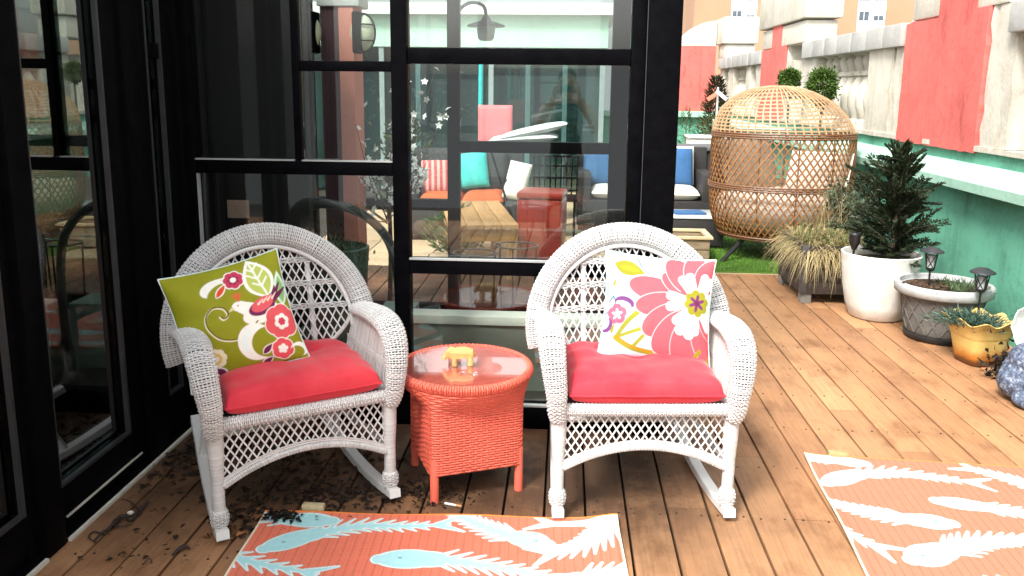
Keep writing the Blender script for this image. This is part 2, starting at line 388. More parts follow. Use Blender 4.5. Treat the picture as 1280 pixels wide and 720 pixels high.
# piers: (Y near, Y far) of the painted panel, narrower neck on top
def rough_prism(poly, x0, x1, amp=.012, step=.06):
    P = []
    for (a, b) in zip(poly, poly[1:]+poly[:1]):
        L = math.dist(a, b); k = max(1, int(L/step))
        for i in range(k): t = i/k; P.append((a[0]+(b[0]-a[0])*t+rng.normal(0, amp), a[1]+(b[1]-a[1])*t+rng.normal(0, amp)))
    return MB().prism(P, x0, x1, 'x')
def pier(y0, y1, n0, n1, pd0, pd1, lowered=0):
    m_ = MB(); m_.box((WX+.16, (y0+y1)/2, 1.6), (.30, y1-y0+.04, .92), None, 0, .01)
    m_.box((WX+.16, (pd0+pd1)/2, 2.17), (.36, pd1-pd0, .25), None, 0, .02); m_.box((WX+.16, (pd0+pd1)/2+.02, 2.56), (.44, pd1-pd0+.16, .50), None, 0, .03)
    wpart(m_, 'pier', stone_m)
    poly = [(y0, 1.105), (y1, 1.105), (y1, 2.03), (n1, 2.03), (n1, 2.36), (n0, 2.36), (n0, 2.05), (y0, 2.05)]
    r = rough_prism(poly, WX-.03, WX+.02, .004); wpart(r, 'red_panel', red_m, smooth=False)
pier(5.66, 6.97, 5.84, 6.40, 5.45, 6.9)
pier(10.72, 11.95, 10.93, 11.40, 9.9, 12.0)
# coping blocks between the piers
def coping(a, b, step=.42):
    m_ = MB(); k = max(1, round((b-a)/step)); s_ = (b-a)/k
    for i in range(k):
        m_.box((WX+.15+rng.normal(0, .004), a+s_*(i+.5), 1.95), (.40, s_-.012, .185), None, 0, .016)
    wpart(m_, 'coping_stone', stone_g)
def post(a, b, x0=WX, x1=WX+.28, z0=1.149, z1=1.857):
    bm = bmesh.new(); bmesh.ops.create_cube(bm, size=1); bmesh.ops.subdivide_edges(bm, edges=bm.edges[:], cuts=7, use_grid_fill=True)
    d = (x1-x0, b-a, z1-z0)
    for q in bm.verts:
        ed = sum(abs(abs(t)-.5) < 1e-4 for t in q.co)
        j = .004 if ed < 2 else .009
        q.co = Vector((q.co.x*d[0]+random.gauss(0, j*.6), q.co.y*d[1]+random.gauss(0, j*.6), q.co.z*d[2]))
    m_ = MB().bm(bm, ((x0+x1)/2, (a+b)/2, (z0+z1)/2)); wpart(m_, 'stone_post', stone_m, angle=35)
BAL = [(.105, 0), (.105, .07), (.07, .085), (.085, .12), (.118, .2), (.124, .29), (.105, .39), (.066, .46), (.06, .49), (.085, .50), (.085, .53), (.055, .545), (.075, .60), (.088, .64), (.07, .685), (.098, .69), (.098, .708)]
def balusters(a, b, n):
    for i in range(n):
        y = a+(b-a)*(i+.5)/n; wpart(MB().lathe(BAL, (WX+.15, y, 1.149), 14), 'baluster', stone_m, angle=50)
coping(7.0, 9.9); post(6.99, 7.20); post(7.2, 7.3, WX+.16); post(7.74, 8.06) if False else None
post(7.22+.02, 7.80, WX-.005, WX+.28); balusters(7.84, 9.40, 7); post(9.42, 9.92); post(10.35, 10.70)
coping(12.0, 15.2); post(12.0, 12.35); post(12.75, 13.05); balusters(13.06, 14.0, 4); post(14.02, 14.45); post(14.9, 15.2)
pier(-2.3, -1.0, -2.0, -1.3, -2.4, -.9); coping(-.85, .95); post(-.95, -.6); balusters(-.55, .5, 5); post(.52, .98); coping(1.0, 5.36); post(5.32, 5.64, WX-.005, WX+.3, 1.149, 2.045); post(4.62, 5.02); balusters(3.3, 4.6, 6); post(2.9, 3.28); balusters(1.5, 2.88, 6); post(1.0, 1.48)
# far end wall
EY = 15.6
ew = empty('terrace_end_wall', (1.5, EY, 0), 'red and green end wall with curved stone top at the far end of the terrace', 'wall')
def epart(mb, name, mat, **k):
    for i in range(len(mb.v)): mb.v[i] = mb.v[i]-np.array([1.5, EY, 0])
    return mb.build(name, mat, ew, **k)
epart(MB().span((-2, EY-.02, -.04), (WX-.03, EY+.4, 1.07)), 'green_base', green_m, smooth=False)
epart(MB().span((-2, EY-.13, 1.0), (WX-.03, EY-.025, 1.10)), 'ledge', green_lit, smooth=False)
epart(rough_prism([(1.55, 1.12), (2.66, 1.12), (2.66, 2.28), (1.98, 2.28), (1.98, 1.98), (1.55, 1.95)], 0, .05, .004) if False else MB().prism([(1.2, 1.11), (2.68, 1.11), (2.68, 2.27), (2.02, 2.27), (2.02, 1.93), (1.2, 1.93)], EY-.05, EY+.02, 'y'), 'red_panel', red_m, smooth=False)
cur = [(1.2, 1.935), (2.015, 1.935), (2.015, 2.275), (2.68, 2.275), (2.68, 2.72)]+[(2.68-.75*math.sin(t), 2.0+.72*math.cos(t)) for t in np.linspace(.12, 1.2, 9)]+[(1.2, 2.1)]
epart(MB().prism(cur, EY-.045, EY+.35, 'y'), 'curved_stone', stone_m, smooth=False)
epart(MB().box((3.0, EY-.25, 2.52), (.62, .7, .46), None, 0, .03), 'stone_block', stone_m)
epart(MB().box((3.0, EY-.25, 2.17), (.52, .6, .23), None, 0, .02), 'stone_block', stone_m)

# ------------------------------------------------------------------ brick tower beyond
TY = 120.; brick = M('tower_brick', (.40, .235, .14), .9, .12, .12, .1, 3)
panel_w = M('tower_white_panel', (.74, .78, .82), .6, .1, .2); win_d = M('tower_window', (.09, .11, .13), .12, .4, .5)
tw = empty('apartment_tower', (30, TY, -30), 'tan brick apartment tower with white window strips rising behind the parapet', 'building')
def tpart(mb, name, mat, parent=None, org=(30, TY, -30)):
    for i in range(len(mb.v)): mb.v[i] = mb.v[i]-np.array(org)
    return mb.build(name, mat, parent or tw, smooth=False)
k = TY/70
strips = [(13.05, 15.21), (19.4, 20.4), (23.07, 25.37), (29.5, 31.8), (35.5, 37.5)]
xs = [10.15*k]+[v*k for s_ in strips for v in s_]+[42*k]
m_ = MB()
for i in range(0, len(xs), 2): m_.span((xs[i], TY, -30), (xs[i+1], TY+20, 45))
tpart(m_, 'wall', brick)
for a, b in strips:
    a *= k; b *= k; tpart(MB().span((a+.01, TY+.35, -30), (b-.01, TY+20, 45)), 'window_strip', panel_w)
    for zi in range(10):
        z = 2.4+zi*2.85
        if z > 19: break
        half = (b-a)/2
        f_ = MB()
        for q in (0, 1): f_.span((a+half*q+.25, TY+.2, z), (a+half*(q+1)-.15, TY+.345, z+1.5))
        wf = tpart(f_, 'window', panel_w)
        for q in (0, 1):
            for r_ in (0, 1):
                g_ = tpart(MB().span((a+half*q+.35+r_*(half-.6)/2, TY+.19, z+.1), (a+half*q+.35+(r_+.88)*(half-.6)/2, TY+.21, z+1.3 if (q+zi) % 2 else z+.75)), 'pane', win_d); g_.parent = wf

# ------------------------------------------------------------------ house wall on the left (black folding glass doors)
HX = -1.66
hw_ = empty('house_glass_wall', (HX, 2, 0), 'black framed sliding glass doors of the house on the left side of the deck', 'glass wall')
def hpart(mb, name, mat, parent=None, **k):
    for i in range(len(mb.v)): mb.v[i] = mb.v[i]-np.array([HX, 2, 0])
    return mb.build(name, mat, parent or hw_, **k)
def leaf(y0, y1, g0, g1, xo=0., zb=.175, ztop=2.35, rail=None):
    m_ = MB()
    m_.span((HX-.05+xo, y0, .02), (HX+.012+xo, g0, ztop+.12), bev=.004); m_.span((HX-.05+xo, g1, .02), (HX+.012+xo, y1, ztop+.12), bev=.004)
    m_.span((HX-.05+xo, g0, .02), (HX+.009+xo, g1, zb), bev=.004); m_.span((HX-.05+xo, g0, ztop), (HX+.009+xo, g1, ztop+.12), bev=.004)
    if rail: m_.span((HX-.05+xo, g0, rail[0]), (HX+.007+xo, g1, rail[1]), bev=.003)
    fr = hpart(m_, 'door_frame', black)
    for a, b in ((g0, g0+.012), (g1-.012, g1)): hpart(MB().span((HX-.004+xo, a, zb), (HX+.0135+xo, b, ztop)), 'glazing_bead', edge, smooth=False)
    hpart(MB().span((HX-.004+xo, g0+.012, zb), (HX+.0125+xo, g1-.012, zb+.012)), 'glazing_bead', edge, smooth=False)
    hpart(MB().span((HX-.03+xo, g0+.002, zb+.002), (HX-.022+xo, g1-.002, ztop-.002)), 'glass_pane', glass_dark, smooth=False)
leaf(1.28, 2.33, 1.42, 2.255); leaf(2.335, 3.06, 2.43, 2.885); leaf(-1.6, 1.27, -1.4, 1.14)
leaf(3.075, 3.50, 3.205, 3.335, -.002, .2, 2.35, (1.60, 1.66))
m_ = MB(); m_.span((HX-.06, 3.0, 0), (HX+.03, 3.13, 2.48), bev=.006); m_.span((HX-.06, 3.435, 0), (HX+.028, 3.50, 2.48), bev=.006); m_.span((HX-.06, 2.30, 0), (HX+.04, 2.40, 2.48), bev=.006); hpart(m_, 'door_post', black)
hpart(MB().span((HX-.2, -1.7, 2.48), (HX+.06, 3.5, 2.75)), 'header', black)
m_ = MB(); m_.span((HX-.1, -1.7, -.02), (HX+.035, 3.47, .018), bev=.003); hpart(m_, 'threshold', black)
m_ = MB(); m_.span((HX+.036, -1.7, -.0), (HX+.048, 2.29, .012)); m_.span((HX+.036, 2.41, -.0), (HX+.048, 3.4, .012)); m_.span((HX+.010, 2.45, .062), (HX+.016, 2.95, .068)); hpart(m_, 'sill_strip', M('pale_sill', (.6, .57, .5), .5, .2), smooth=False)
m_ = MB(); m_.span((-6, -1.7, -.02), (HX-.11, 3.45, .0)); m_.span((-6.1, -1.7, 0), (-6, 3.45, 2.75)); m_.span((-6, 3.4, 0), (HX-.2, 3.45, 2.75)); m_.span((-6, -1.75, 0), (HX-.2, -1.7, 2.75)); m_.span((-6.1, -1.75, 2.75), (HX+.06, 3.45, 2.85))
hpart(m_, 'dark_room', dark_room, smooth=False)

# ------------------------------------------------------------------ glass porch behind the chairs
GY = 3.5
gp = empty('glass_porch', (-.6, GY, 0), 'black framed glass porch standing behind the two rocking chairs', 'glass porch')
def gpart(mb, name, mat, parent=None, **k):
    for i in range(len(mb.v)): mb.v[i] = mb.v[i]-np.array([-.6, GY, 0])
    return mb.build(name, mat, parent or gp, **k)
def fbar(name, x0, x1, z0, z1, y0=GY-.03, y1=GY+.05, mat=black, b=.004): return gpart(MB().span((x0, y0, z0), (x1, y1, z1), bev=b), name, mat)
ZT = 2.45
fbar('mullion', -.735, -.668, .105, ZT, GY-.035); fbar('corner_post', .318, .456, 0, ZT+.1, GY-.06, GY+.09, b=.006); fbar('mullion', .258, .3165, .105, ZT)
fbar('mullion', -1.638, -1.598, .105, ZT); fbar('transom', -1.597, -.736, 1.122, 1.180)
fbar('bottom_rail', -1.638, .3165, 0, .103, GY-.035); fbar('transom', -.667, .257, .698, .760); fbar('transom', -.667, .257, 1.594, 1.658, GY-.028)
fbar('mullion', -1.160, -1.128, 1.182, ZT, GY-.024); fbar('transom', -1.127, -.736, 1.560, 1.602, GY-.026); fbar('top_rail', -1.638, .3165, ZT, ZT+.1, GY-.04)
for a_, b_ in (((-1.597, GY-.034, 1.1805), (-1.161, GY-.01, 1.186)), ((-1.127, GY-.034, 1.1805), (-.736, GY-.01, 1.186)), ((-.667, GY-.036, .7605), (.257, GY-.012, .768)), ((-.667, GY-.036, .1035), (.257, GY-.012, .112)), ((-1.597, GY-.028, .1035), (-1.591, GY-.004, 1.12))):
    gpart(MB().span(a_, b_), 'glazing_bead', M('bead_alu', (.42, .44, .44), .4, .1, metal=.3), smooth=False)
m_ = MB(); m_.span((.3155, GY-.064, .0), (.3185, GY-.059, ZT)); gpart(m_, 'post_seam', edge, smooth=False)
for x0, x1, z0, z1 in ((-1.597, -.736, .106, 1.121), (-1.597, -1.161, 1.183, ZT), (-1.127, -.736, 1.183, 1.559), (-1.127, -.736, 1.604, ZT), (-.667, .257, .106, .697), (-.667, .257, .762, 1.593), (-.667, .257, 1.66, ZT)):
    gpart(MB().span((x0+.001, GY+.004, z0), (x1-.001, GY+.010, z1)), 'glass_pane', glass_dim if x1 < -1.1 else glass_coat if x1 < -.7 else glass, smooth=False)
FY = 5.2                                                       # far side of the porch
fbar('far_post', -.745, -.668, 0, ZT, FY-.03, FY+.05); fbar('far_post', .27, .42, 0, ZT, FY-.06, FY+.06); fbar('far_transom', -.667, .269, 1.095, 1.165, FY-.03, FY+.05)
fbar('far_post', -1.66, -1.6, 0, ZT, FY-.03, FY+.05); fbar('far_transom', -1.599, -.746, .72, .79, FY-.03, FY+.05)
fbar('side_sill', .36, .44, 0, .1, GY+.095, FY-.065); fbar('far_transom', -1.599, .269, 0, .1, FY-.03, FY+.05)
for x0, x1, z0, z1 in ((-.667, .269, .102, 1.093), (-.667, .269, 1.167, ZT), (-1.599, -.746, .792, ZT)):
    gpart(MB().span((x0, FY+.004, z0), (x1, FY+.010, z1)), 'far_pane', glass, smooth=False)
gpart(MB().span((.395, GY+.095, .105), (.401, FY-.065, ZT)), 'side_pane', glass, smooth=False)
for x in (-1.68, -.70, .40): gpart(MB().span((x-.05, GY-.06, ZT+.11), (x+.05, FY+.1, ZT+.22)), 'roof_beam', black, smooth=False)
for y in (GY, 4.35, FY+.05): gpart(MB().span((-1.62, y-.04, ZT+.112), (.34, y+.04, ZT+.20)), 'roof_purlin', black, smooth=False)
gpart(MB().span((-1.75, GY-.06, ZT+.222), (.5, FY+.1, ZT+.230)), 'roof_pane', glass, smooth=False)
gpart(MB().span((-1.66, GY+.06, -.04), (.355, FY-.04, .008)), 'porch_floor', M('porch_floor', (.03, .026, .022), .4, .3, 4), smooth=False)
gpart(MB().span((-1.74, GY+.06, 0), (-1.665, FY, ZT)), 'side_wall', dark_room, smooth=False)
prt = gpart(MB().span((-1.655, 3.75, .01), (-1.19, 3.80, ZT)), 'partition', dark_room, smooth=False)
a, b = AY(283, 250, 3.74), AY(312, 273, 3.74)
sp_ = empty('light_switch', ((a[0]+b[0])/2, 3.748, (a[2]+b[2])/2), 'pale square light switch plate on the dark wall behind the glass', 'switch')
mb = MB(); mb.box((0, -.003, 0), (.105, .008, .085), None, 0, .003); mb.build('plate', M('switch_plate', (.42, .27, .22), .5, .05), sp_)
mb = MB(); mb.box((0, -.009, 0), (.022, .007, .040), None, 0, .002); mb.build('rocker', M('switch_rocker', (.38, .24, .2), .5, .05), sp_)

# ------------------------------------------------------------------ white wicker rocking chairs
def backpt(x, z, off=0.):
    return np.stack([x, .475+.27*(z-.5)-.55*x*x+off+0*z, z], -1)
def make_chair(label):
    t = empty('rocking_chair', (0, 0, 0), label, 'rocking chair', group='white wicker rocking chairs')
    wk = [white_w, gap_shade]
    CZ, RX, RZ = .585, .363, .340
    # back rim: thick woven roll
    def arch(u):
        a = R(-14)+u*R(208); x = RX*np.cos(a); z = CZ+RZ*np.sin(a)
        return x, z
    def S_rim(u, v):
        x, z = arch(u); c = backpt(x, z, -.004); e = 1e-3; xa, za = arch(u+e); xb, zb = arch(u-e)
        T = backpt(xa, za)-backpt(xb, zb); T /= np.linalg.norm(T, axis=-1, keepdims=True)
        Y = np.broadcast_to(np.array([0, 1., -.27]), c.shape); O = np.cross(T, Y); O /= np.linalg.norm(O, axis=-1, keepdims=True); N = np.cross(O, T)
        th = 2*math.pi*v[..., None]; ra, rt = .041, .028
        n = O*np.cos(th)/ra+N*np.sin(th)/rt
        return c+O*ra*np.cos(th)+N*rt*np.sin(th), n/np.linalg.norm(n, axis=-1, keepdims=True)
    woven(MB(), S_rim, 182, 18, .0027, .0016, .0020, 74, jit=.10).build('back_rim', wk, t, fix=False, angle=180)
    # inner binding + lattice
    ia = np.linspace(R(-6), R(186), 60); ix, iz = .312*np.cos(ia), CZ+.291*np.sin(ia)
    low = lambda x: .435+.135*(np.abs(x)/.30)**3
    m_ = MB(); m_.tube(backpt(ix, iz, -.012), .0085, 8)
    lx = np.linspace(-.31, .31, 40); m_.tube(backpt(lx, low(lx), -.004), .0085, 8)
    m_.build('back_binding', white_w, t)
    m_ = MB()
    th = R(61.5)
    for s_ in (-1, 1):
        for i in range(-42, 43):
            x0 = i*.0305; tt = np.linspace(-.75, .75, 400); x = x0+s_*tt*math.cos(th); z = .70+tt*math.sin(th)
            ok = ((x/.318)**2+((z-CZ)/.297)**2 < 1) | ((z < CZ) & (np.abs(x) < .313)); ok &= z > low(x)-.004; ok &= (np.abs(x) < .316)
            if ok.sum() < 6: continue
            idx = np.where(ok)[0]; x, z = x[idx[0]:idx[-1]+1], z[idx[0]:idx[-1]+1]
            q = np.linspace(0, len(x)-1, 22).round().astype(int); x, z = x[q], z[q]
            wob = .0018*np.sin(z*90+i)
            m_.strands(backpt(x, z, .0022*s_+wob*.6)[None], np.array([0, -1., .27]), .0030, .0017)
    m_.build('back_lattice', white_w, t)
    for zc in (.815, .725, .635):
        half = .308*math.sqrt(max(0, 1-((zc-CZ)/.29)**2)) if zc > CZ else .308
        xx = np.linspace(-half, half, 130); m_ = MB()
        for r_ in range(4):
            z = zc+(r_-1.5)*.0056; m_.strands(backpt(xx, np.full_like(xx, z), .0042*np.cos(xx/.0095*math.pi/2+r_*math.pi)-.003)[None], np.array([0, -1., .27]), .0026, .0016)
        m_.build('back_band', white_w, t, fix=False)
    for sx in (-.17, .17):
        zz = np.linspace(.36, .86, 14); MB().tube(backpt(np.full_like(zz, sx), zz, .014), .0115, 10).build('back_post', white_w, t)
    # arms
    for s_ in (-1, 1):
        path = [(.345*s_, .455, .612), (.336*s_, .36, .632), (.332*s_, .25, .648), (.330*s_, .14, .655), (.330*s_, .055, .640), (.328*s_, .000, .596), (.322*s_, -.030, .535), (.314*s_, -.036, .465), (.312*s_, -.024, .41), (.304*s_, -.010, .375)]
        S, L = sweep_surface(path, (1, 0, .12*s_), [.038, .041, .043, .046, .048, .046, .040, .033, .029], [.026, .026, .027, .029, .031, .030, .028, .026, .024], 60)
        woven(MB(), S, int(L/.0072), 20, .0028, .0016, .0020, 80, jit=.10).build('arm', wk, t, fix=False, angle=180)
        m_ = MB()
        for y in np.arange(.035, .44, .0118):
            z1 = float(np.interp(y, [0, .055, .14, .25, .36, .455], [.57, .62, .64, .635, .618, .6]))
            zz = np.linspace(.385, z1, 8); xx = np.interp(zz, [.385, z1], [.302-.085*y, .325])*s_
            m_.strands(np.stack([xx, np.full(8, y)+rng.normal(0, .001), zz], -1)[None], np.array([1., 0, 0]), .0030, .0022, 6)
        m_.build('side_panel', white_w, t)
        m_ = MB()
        for r_ in range(5):
            yy = np.linspace(.03, .44, 90); xx = (.316-.045*yy+.004*np.cos(yy/.0118*math.pi+r_*math.pi))*s_
            m_.strands(np.stack([xx, yy, np.full_like(yy, .495+.0052*r_)], -1)[None], np.array([1., 0, 0]), .0026, .0018)
        m_.build('side_band', white_w, t, fix=False)
        # front leg wrapped in cane
        def S_leg(u, v, s_=s_):
            z = .045+u*.35; rr = np.interp(u, [0, .1, .5, .72, 1], [.020, .020, .0205, .025, .027]); th = 2*math.pi*v
            p = np.stack([.302*s_+rr*np.cos(th), .002+rr*np.sin(th), z], -1); n = np.stack([np.cos(th), np.sin(th), 0*th], -1); return p, n
        m_ = woven(MB(), S_leg, 78, 1, .0024, .0010, .0002, 20, warps=False, back=.0012)
        m_.lathe([(.0, .036), (.022, .036), (.022, .06), (.0, .06)], (.302*s_, .002, 0), 14, 1)
        m_.build('front_leg', wk, t, fix=False, angle=180)
        def S_ball(u, v, s_=s_):
            a = math.pi*(u-.5)*.98; rr = .017+.0125*np.cos(a); th = 2*math.pi*v
            p = np.stack([.302*s_+rr*np.cos(th), .002+rr*np.sin(th), .078+.030*np.sin(a)], -1); n = np.stack([np.cos(a)*np.cos(th), np.cos(a)*np.sin(th), np.sin(a)], -1); return p, n
        woven(MB(), S_ball, 13, 13, .0025, .0014, .0016, 52).build('leg_wrap', wk, t, fix=False, angle=180)
        # rear leg, rocker
        m_ = MB(); m_.strands(np.array([[(.262*s_, .40, .385), (.259*s_, .47, .25), (.267*s_, .56, .062)]]), np.array([0, 1., .3]), .017, .014, 8); m_.build('rear_leg', white_p, t)
        yy = np.linspace(-.045, .80, 30); zz = .0165+(yy-.21)**2/3.1
        prof = [(-.021, -.016), (.021, -.016), (.021, .016), (-.021, .016)]
        P = []
        for y, z in zip(yy, zz):
            sl = (y-.21)/1.55; nrm = np.array([-sl, 1])/math.hypot(sl, 1)
            P.append([((.302-.060*max(y, 0))*s_+a, y+nrm[0]*b, z+nrm[1]*b) for a, b in prof])
        P = np.array(P); m_ = MB().grid(P, closed_v=True); m_.add(P[0], [[0, 1, 2, 3]]); m_.add(P[-1], [[3, 2, 1, 0]])
        ro = m_.build('rocker', white_p, t, angle=35); bv = ro.modifiers.new('b', 'BEVEL'); bv.width = .004; bv.segments = 2; bv.limit_method = 'ANGLE'
    # seat
    m_ = MB(); m_.prism([(-.285, .01), (.285, .01), (.255, .45), (-.255, .45)], .384, .409, 'z'); m_.build('seat', gap_shade, t)
    def roll(name, p0, p1, ra, rt, step, nw, across, m=40, sag=0.):
        p0, p1 = np.array(p0), np.array(p1); tt = np.linspace(0, 1, 9)
        path = [p0+(p1-p0)*q+np.array([0, 0, sag*4*q*(1-q)]) for q in tt]
        S, L = sweep_surface(path, across, [ra, ra], [rt, rt], 20)
        return woven(MB(), S, int(L/step), nw, .0030, .0016, .0022, m).build(name, wk, t, fix=False, angle=180)
    roll('seat_rail', (-.285, -.012, .408), (.285, -.012, .408), .019, .021, .0066, 9, (0, 1, 0), 36)
    roll('seat_rail', (-.30, .02, .403), (-.262, .44, .403), .016, .020, .0066, 7, (1, 0, 0), 30); roll('seat_rail', (.30, .02, .403), (.262, .44, .403), .016, .020, .0066, 7, (1, 0, 0), 30)
    # front apron: arched rail and lattice
    zb = lambda x: .190+.078*(1-(x/.285)**2)
    xx = np.linspace(-.285, .285, 9); path = [(x, -.004, float(zb(x))) for x in xx]
    S, L = sweep_surface(path, (0, 1, 0), [.0105, .0105], [.011, .011], 20)
    woven(MB(), S, int(L/.0052), 5, .0024, .0013, .0012, 20).build('apron_rail', wk, t, fix=False, angle=180)
    m_ = MB()
    for s_ in (-1, 1):
        for i in range(-26, 27):
            x0 = i*.0285; tt = np.linspace(-.2, .2, 160); x = x0+s_*tt*math.cos(R(57)); z = .31+tt*math.sin(R(57))
            ok = (np.abs(x) < .284) & (z > zb(x)) & (z < .396)
            if ok.sum() < 5: continue
            x, z = x[ok], z[ok]; q = np.linspace(0, len(x)-1, 8).round().astype(int)
            m_.strands(np.stack([x[q], -.002+.0022*s_+0*x[q], z[q]], -1)[None], np.array([0, -1., 0]), .0030, .0017)
    xs_ = np.linspace(-.283, .283, 40); m_.strands(np.stack([xs_, 0*xs_-.006, zb(xs_)+.017], -1)[None], np.array([0, -1., 0]), .003, .002); m_.strands(np.stack([xs_, 0*xs_-.006, zb(xs_)+.024], -1)[None], np.array([0, -1., 0]), .003, .002)
    m_.build('apron_lattice', white_w, t)
    for s_ in (-1, 1): roll('side_stretcher', (.300*s_, .01, .21), (.260*s_, .49, .19), .010, .010, .0056, 4, (1, 0, 0), 14)
    roll('rear_stretcher', (-.255, .50, .16), (.255, .50, .16), .010, .010, .0056, 4, (0, 1, 0), 14)
    return t
chairR = make_chair('white wicker rocking chair on the right, holding the pink flower pillow, beside the deck boards')
chairL = copy_tree(chairR)
chairL['label'] = 'white wicker rocking chair in the corner by the house, holding the green bird pillow'
chairR.location = (.298, 2.733, 0); chairR.rotation_euler.z = R(5)
chairL.location = (-.872, 2.628, 0); chairL.rotation_euler.z = R(33)
def chair_mat(loc, a): return Matrix.Translation(loc) @ Matrix.Rotation(a, 4, 'Z')
MR, ML = chair_mat((.298, 2.733, 0), R(5)), chair_mat((-.872, 2.628, 0), R(33))

# ------------------------------------------------------------------ seat cushions
def cushion_mat():
    s = NT('red_cushion_cloth'); co = s.coord(); f = s.noise(co, 7, 4); fade = s.noise(co, 3.1, 5, .7); s.l(s.mix(s.ramp(fade, [(.45, .0), (.8, .35)]), s.ramp(f, [(.3, (.54, .012, .030)), (.7, (.64, .024, .045))]), (.72, .10, .10)), s.b.inputs['Base Color'])
    s.b.inputs['Roughness'].default_value = .72; s.b.inputs['Sheen Weight'].default_value = .25; s.b.inputs['Sheen Roughness'].default_value = .4
    h = s.mix(.35, s.noise(co, 9, 3), s.noise(co, 420, 2)); s.bump(h, .35, .014); return s.m
cush_m = cushion_mat()
def seat_cushion(mat4, label, seed):
    n = 70; u = np.linspace(-1, 1, n); U, V = np.meshgrid(u, u, indexing='ij'); rs = np.random.default_rng(seed)
    e = ((1-np.abs(U)**4.6)*(1-np.abs(V)**4.6)).clip(0); H = e**.27
    W, D, T = .266, .232, .074
    tuft = sum(.034*np.exp(-(((U-a)/.17)**2+((V-b)/.17)**2)) for a, b in ((-.38, .30), (.38, .30), (0, .02)))
    wr = .0045*np.sin(U*11+3*V+seed)*np.abs(V)**2.5+.004*np.sin(V*13+seed*2+U*5)*np.abs(U)**3+.0025*np.sin(U*5-V*9+seed)+.0018*np.sin(U*23+V*4+seed*3)*np.abs(V)
    sq = 1-.035*np.abs(U)**2*(1-np.abs(V)**6)
    X = U*W*(1-.03*(1-np.abs(U)))*(1-.05*(V > .2)*(V-.2)); Yy = V*D
    top = T*H*1.0-tuft*.75*e**.3+wr*e**.2; bot = -T*H*.62
    bx = 1+.0*U
    mb = MB(); mb.grid(np.stack([X, Yy, top], -1)); mb.grid(np.stack([X, Yy, bot], -1)[::-1])
    c = [(-1+2*q, -1) for q in np.linspace(0, 1, 30)]+[(1, -1+2*q) for q in np.linspace(0, 1, 30)]+[(1-2*q, 1) for q in np.linspace(0, 1, 30)]+[(-1, 1-2*q) for q in np.linspace(0, 1, 30)]
    o = empty('seat_cushion', mat4 @ Vector((0, .208, .462)), label, 'cushion', math.atan2(mat4[1][0], mat4[0][0]), 'red seat cushions on the rocking chairs')
    mb.build('cushion_cover', cush_m, o, angle=180, fix=True)
    q = np.linspace(-1, 1, 40); ring = [(a, -1) for a in q]+[(1, a) for a in q]+[(a, 1) for a in -q]+[(-1, a) for a in -q]
    P = np.array([(a*W*(1-.03*(1-abs(a)))*(1-.05*(b > .2)*(b-.2))*1.004, b*D*1.004, .0005*math.sin(9*a+7*b)) for a, b in ring]); MB().tube(P, .0036, 6).build('piping', cush_m, o)
    return o
seat_cushion(MR, 'red tufted seat cushion on the right rocking chair, under the pink flower pillow', 1)
seat_cushion(ML, 'red tufted seat cushion on the left rocking chair, under the green bird pillow', 2)

# ------------------------------------------------------------------ printed pillows
def pillow(name, mat4, loc, yaw, tilt, roll, half, thick, painter, label, mat, seed):
    n = 220; u = np.linspace(-1, 1, n); U, V = np.meshgrid(u, u, indexing='ij')
    c = painter(U, V)
    e = ((1-U**2)*(1-V**2)).clip(0); H = thick*e**.55
    X = U*half*(1-.075*(1-V**2)*np.abs(U)**2); Yv = V*half*(1-.075*(1-U**2)*np.abs(V)**2)
    wr = .004*np.sin(7*U+5*V+seed)*e**.3*(1-e)+.006*np.sin(np.arctan2(V, U)*9+seed)*(1-e)*e**.35
    F = np.stack([X, -(H+wr), Yv], -1); Bk = np.stack([X, H*.8+wr*.4, Yv], -1)
    o = empty(name, mat4 @ Vector(loc), label, 'pillow')
    base = mat4.to_3x3()
    rot = base @ Matrix.Rotation(yaw, 3, 'Z') @ Matrix.Rotation(-tilt, 3, 'X') @ Matrix.Rotation(roll, 3, 'Y')
    o.rotation_euler = rot.to_euler()
    MB().grid(F).build('pillow_front', mat, o, angle=180, fix=False, color=c.reshape(-1, 3))
    MB().grid(Bk[::-1]).build('pillow_back', mat, o, angle=180, fix=False, color=c.reshape(-1, 3)[::-1]*0+np.array(lin(painter.back)))
    q = np.linspace(-1, 1, 50); ring = [(a, -1) for a in q]+[(1, a) for a in q]+[(a, 1) for a in -q]+[(-1, a) for a in -q]
    P = np.array([(a*half*(1-.075*(1-b*b)*a*a), 0, b*half*(1-.075*(1-a*a)*b*b)) for a, b in ring])
    MB().tube(P, .0032, 6).build('seam', M('seam_'+name, painter.back, .8), o)
    return o
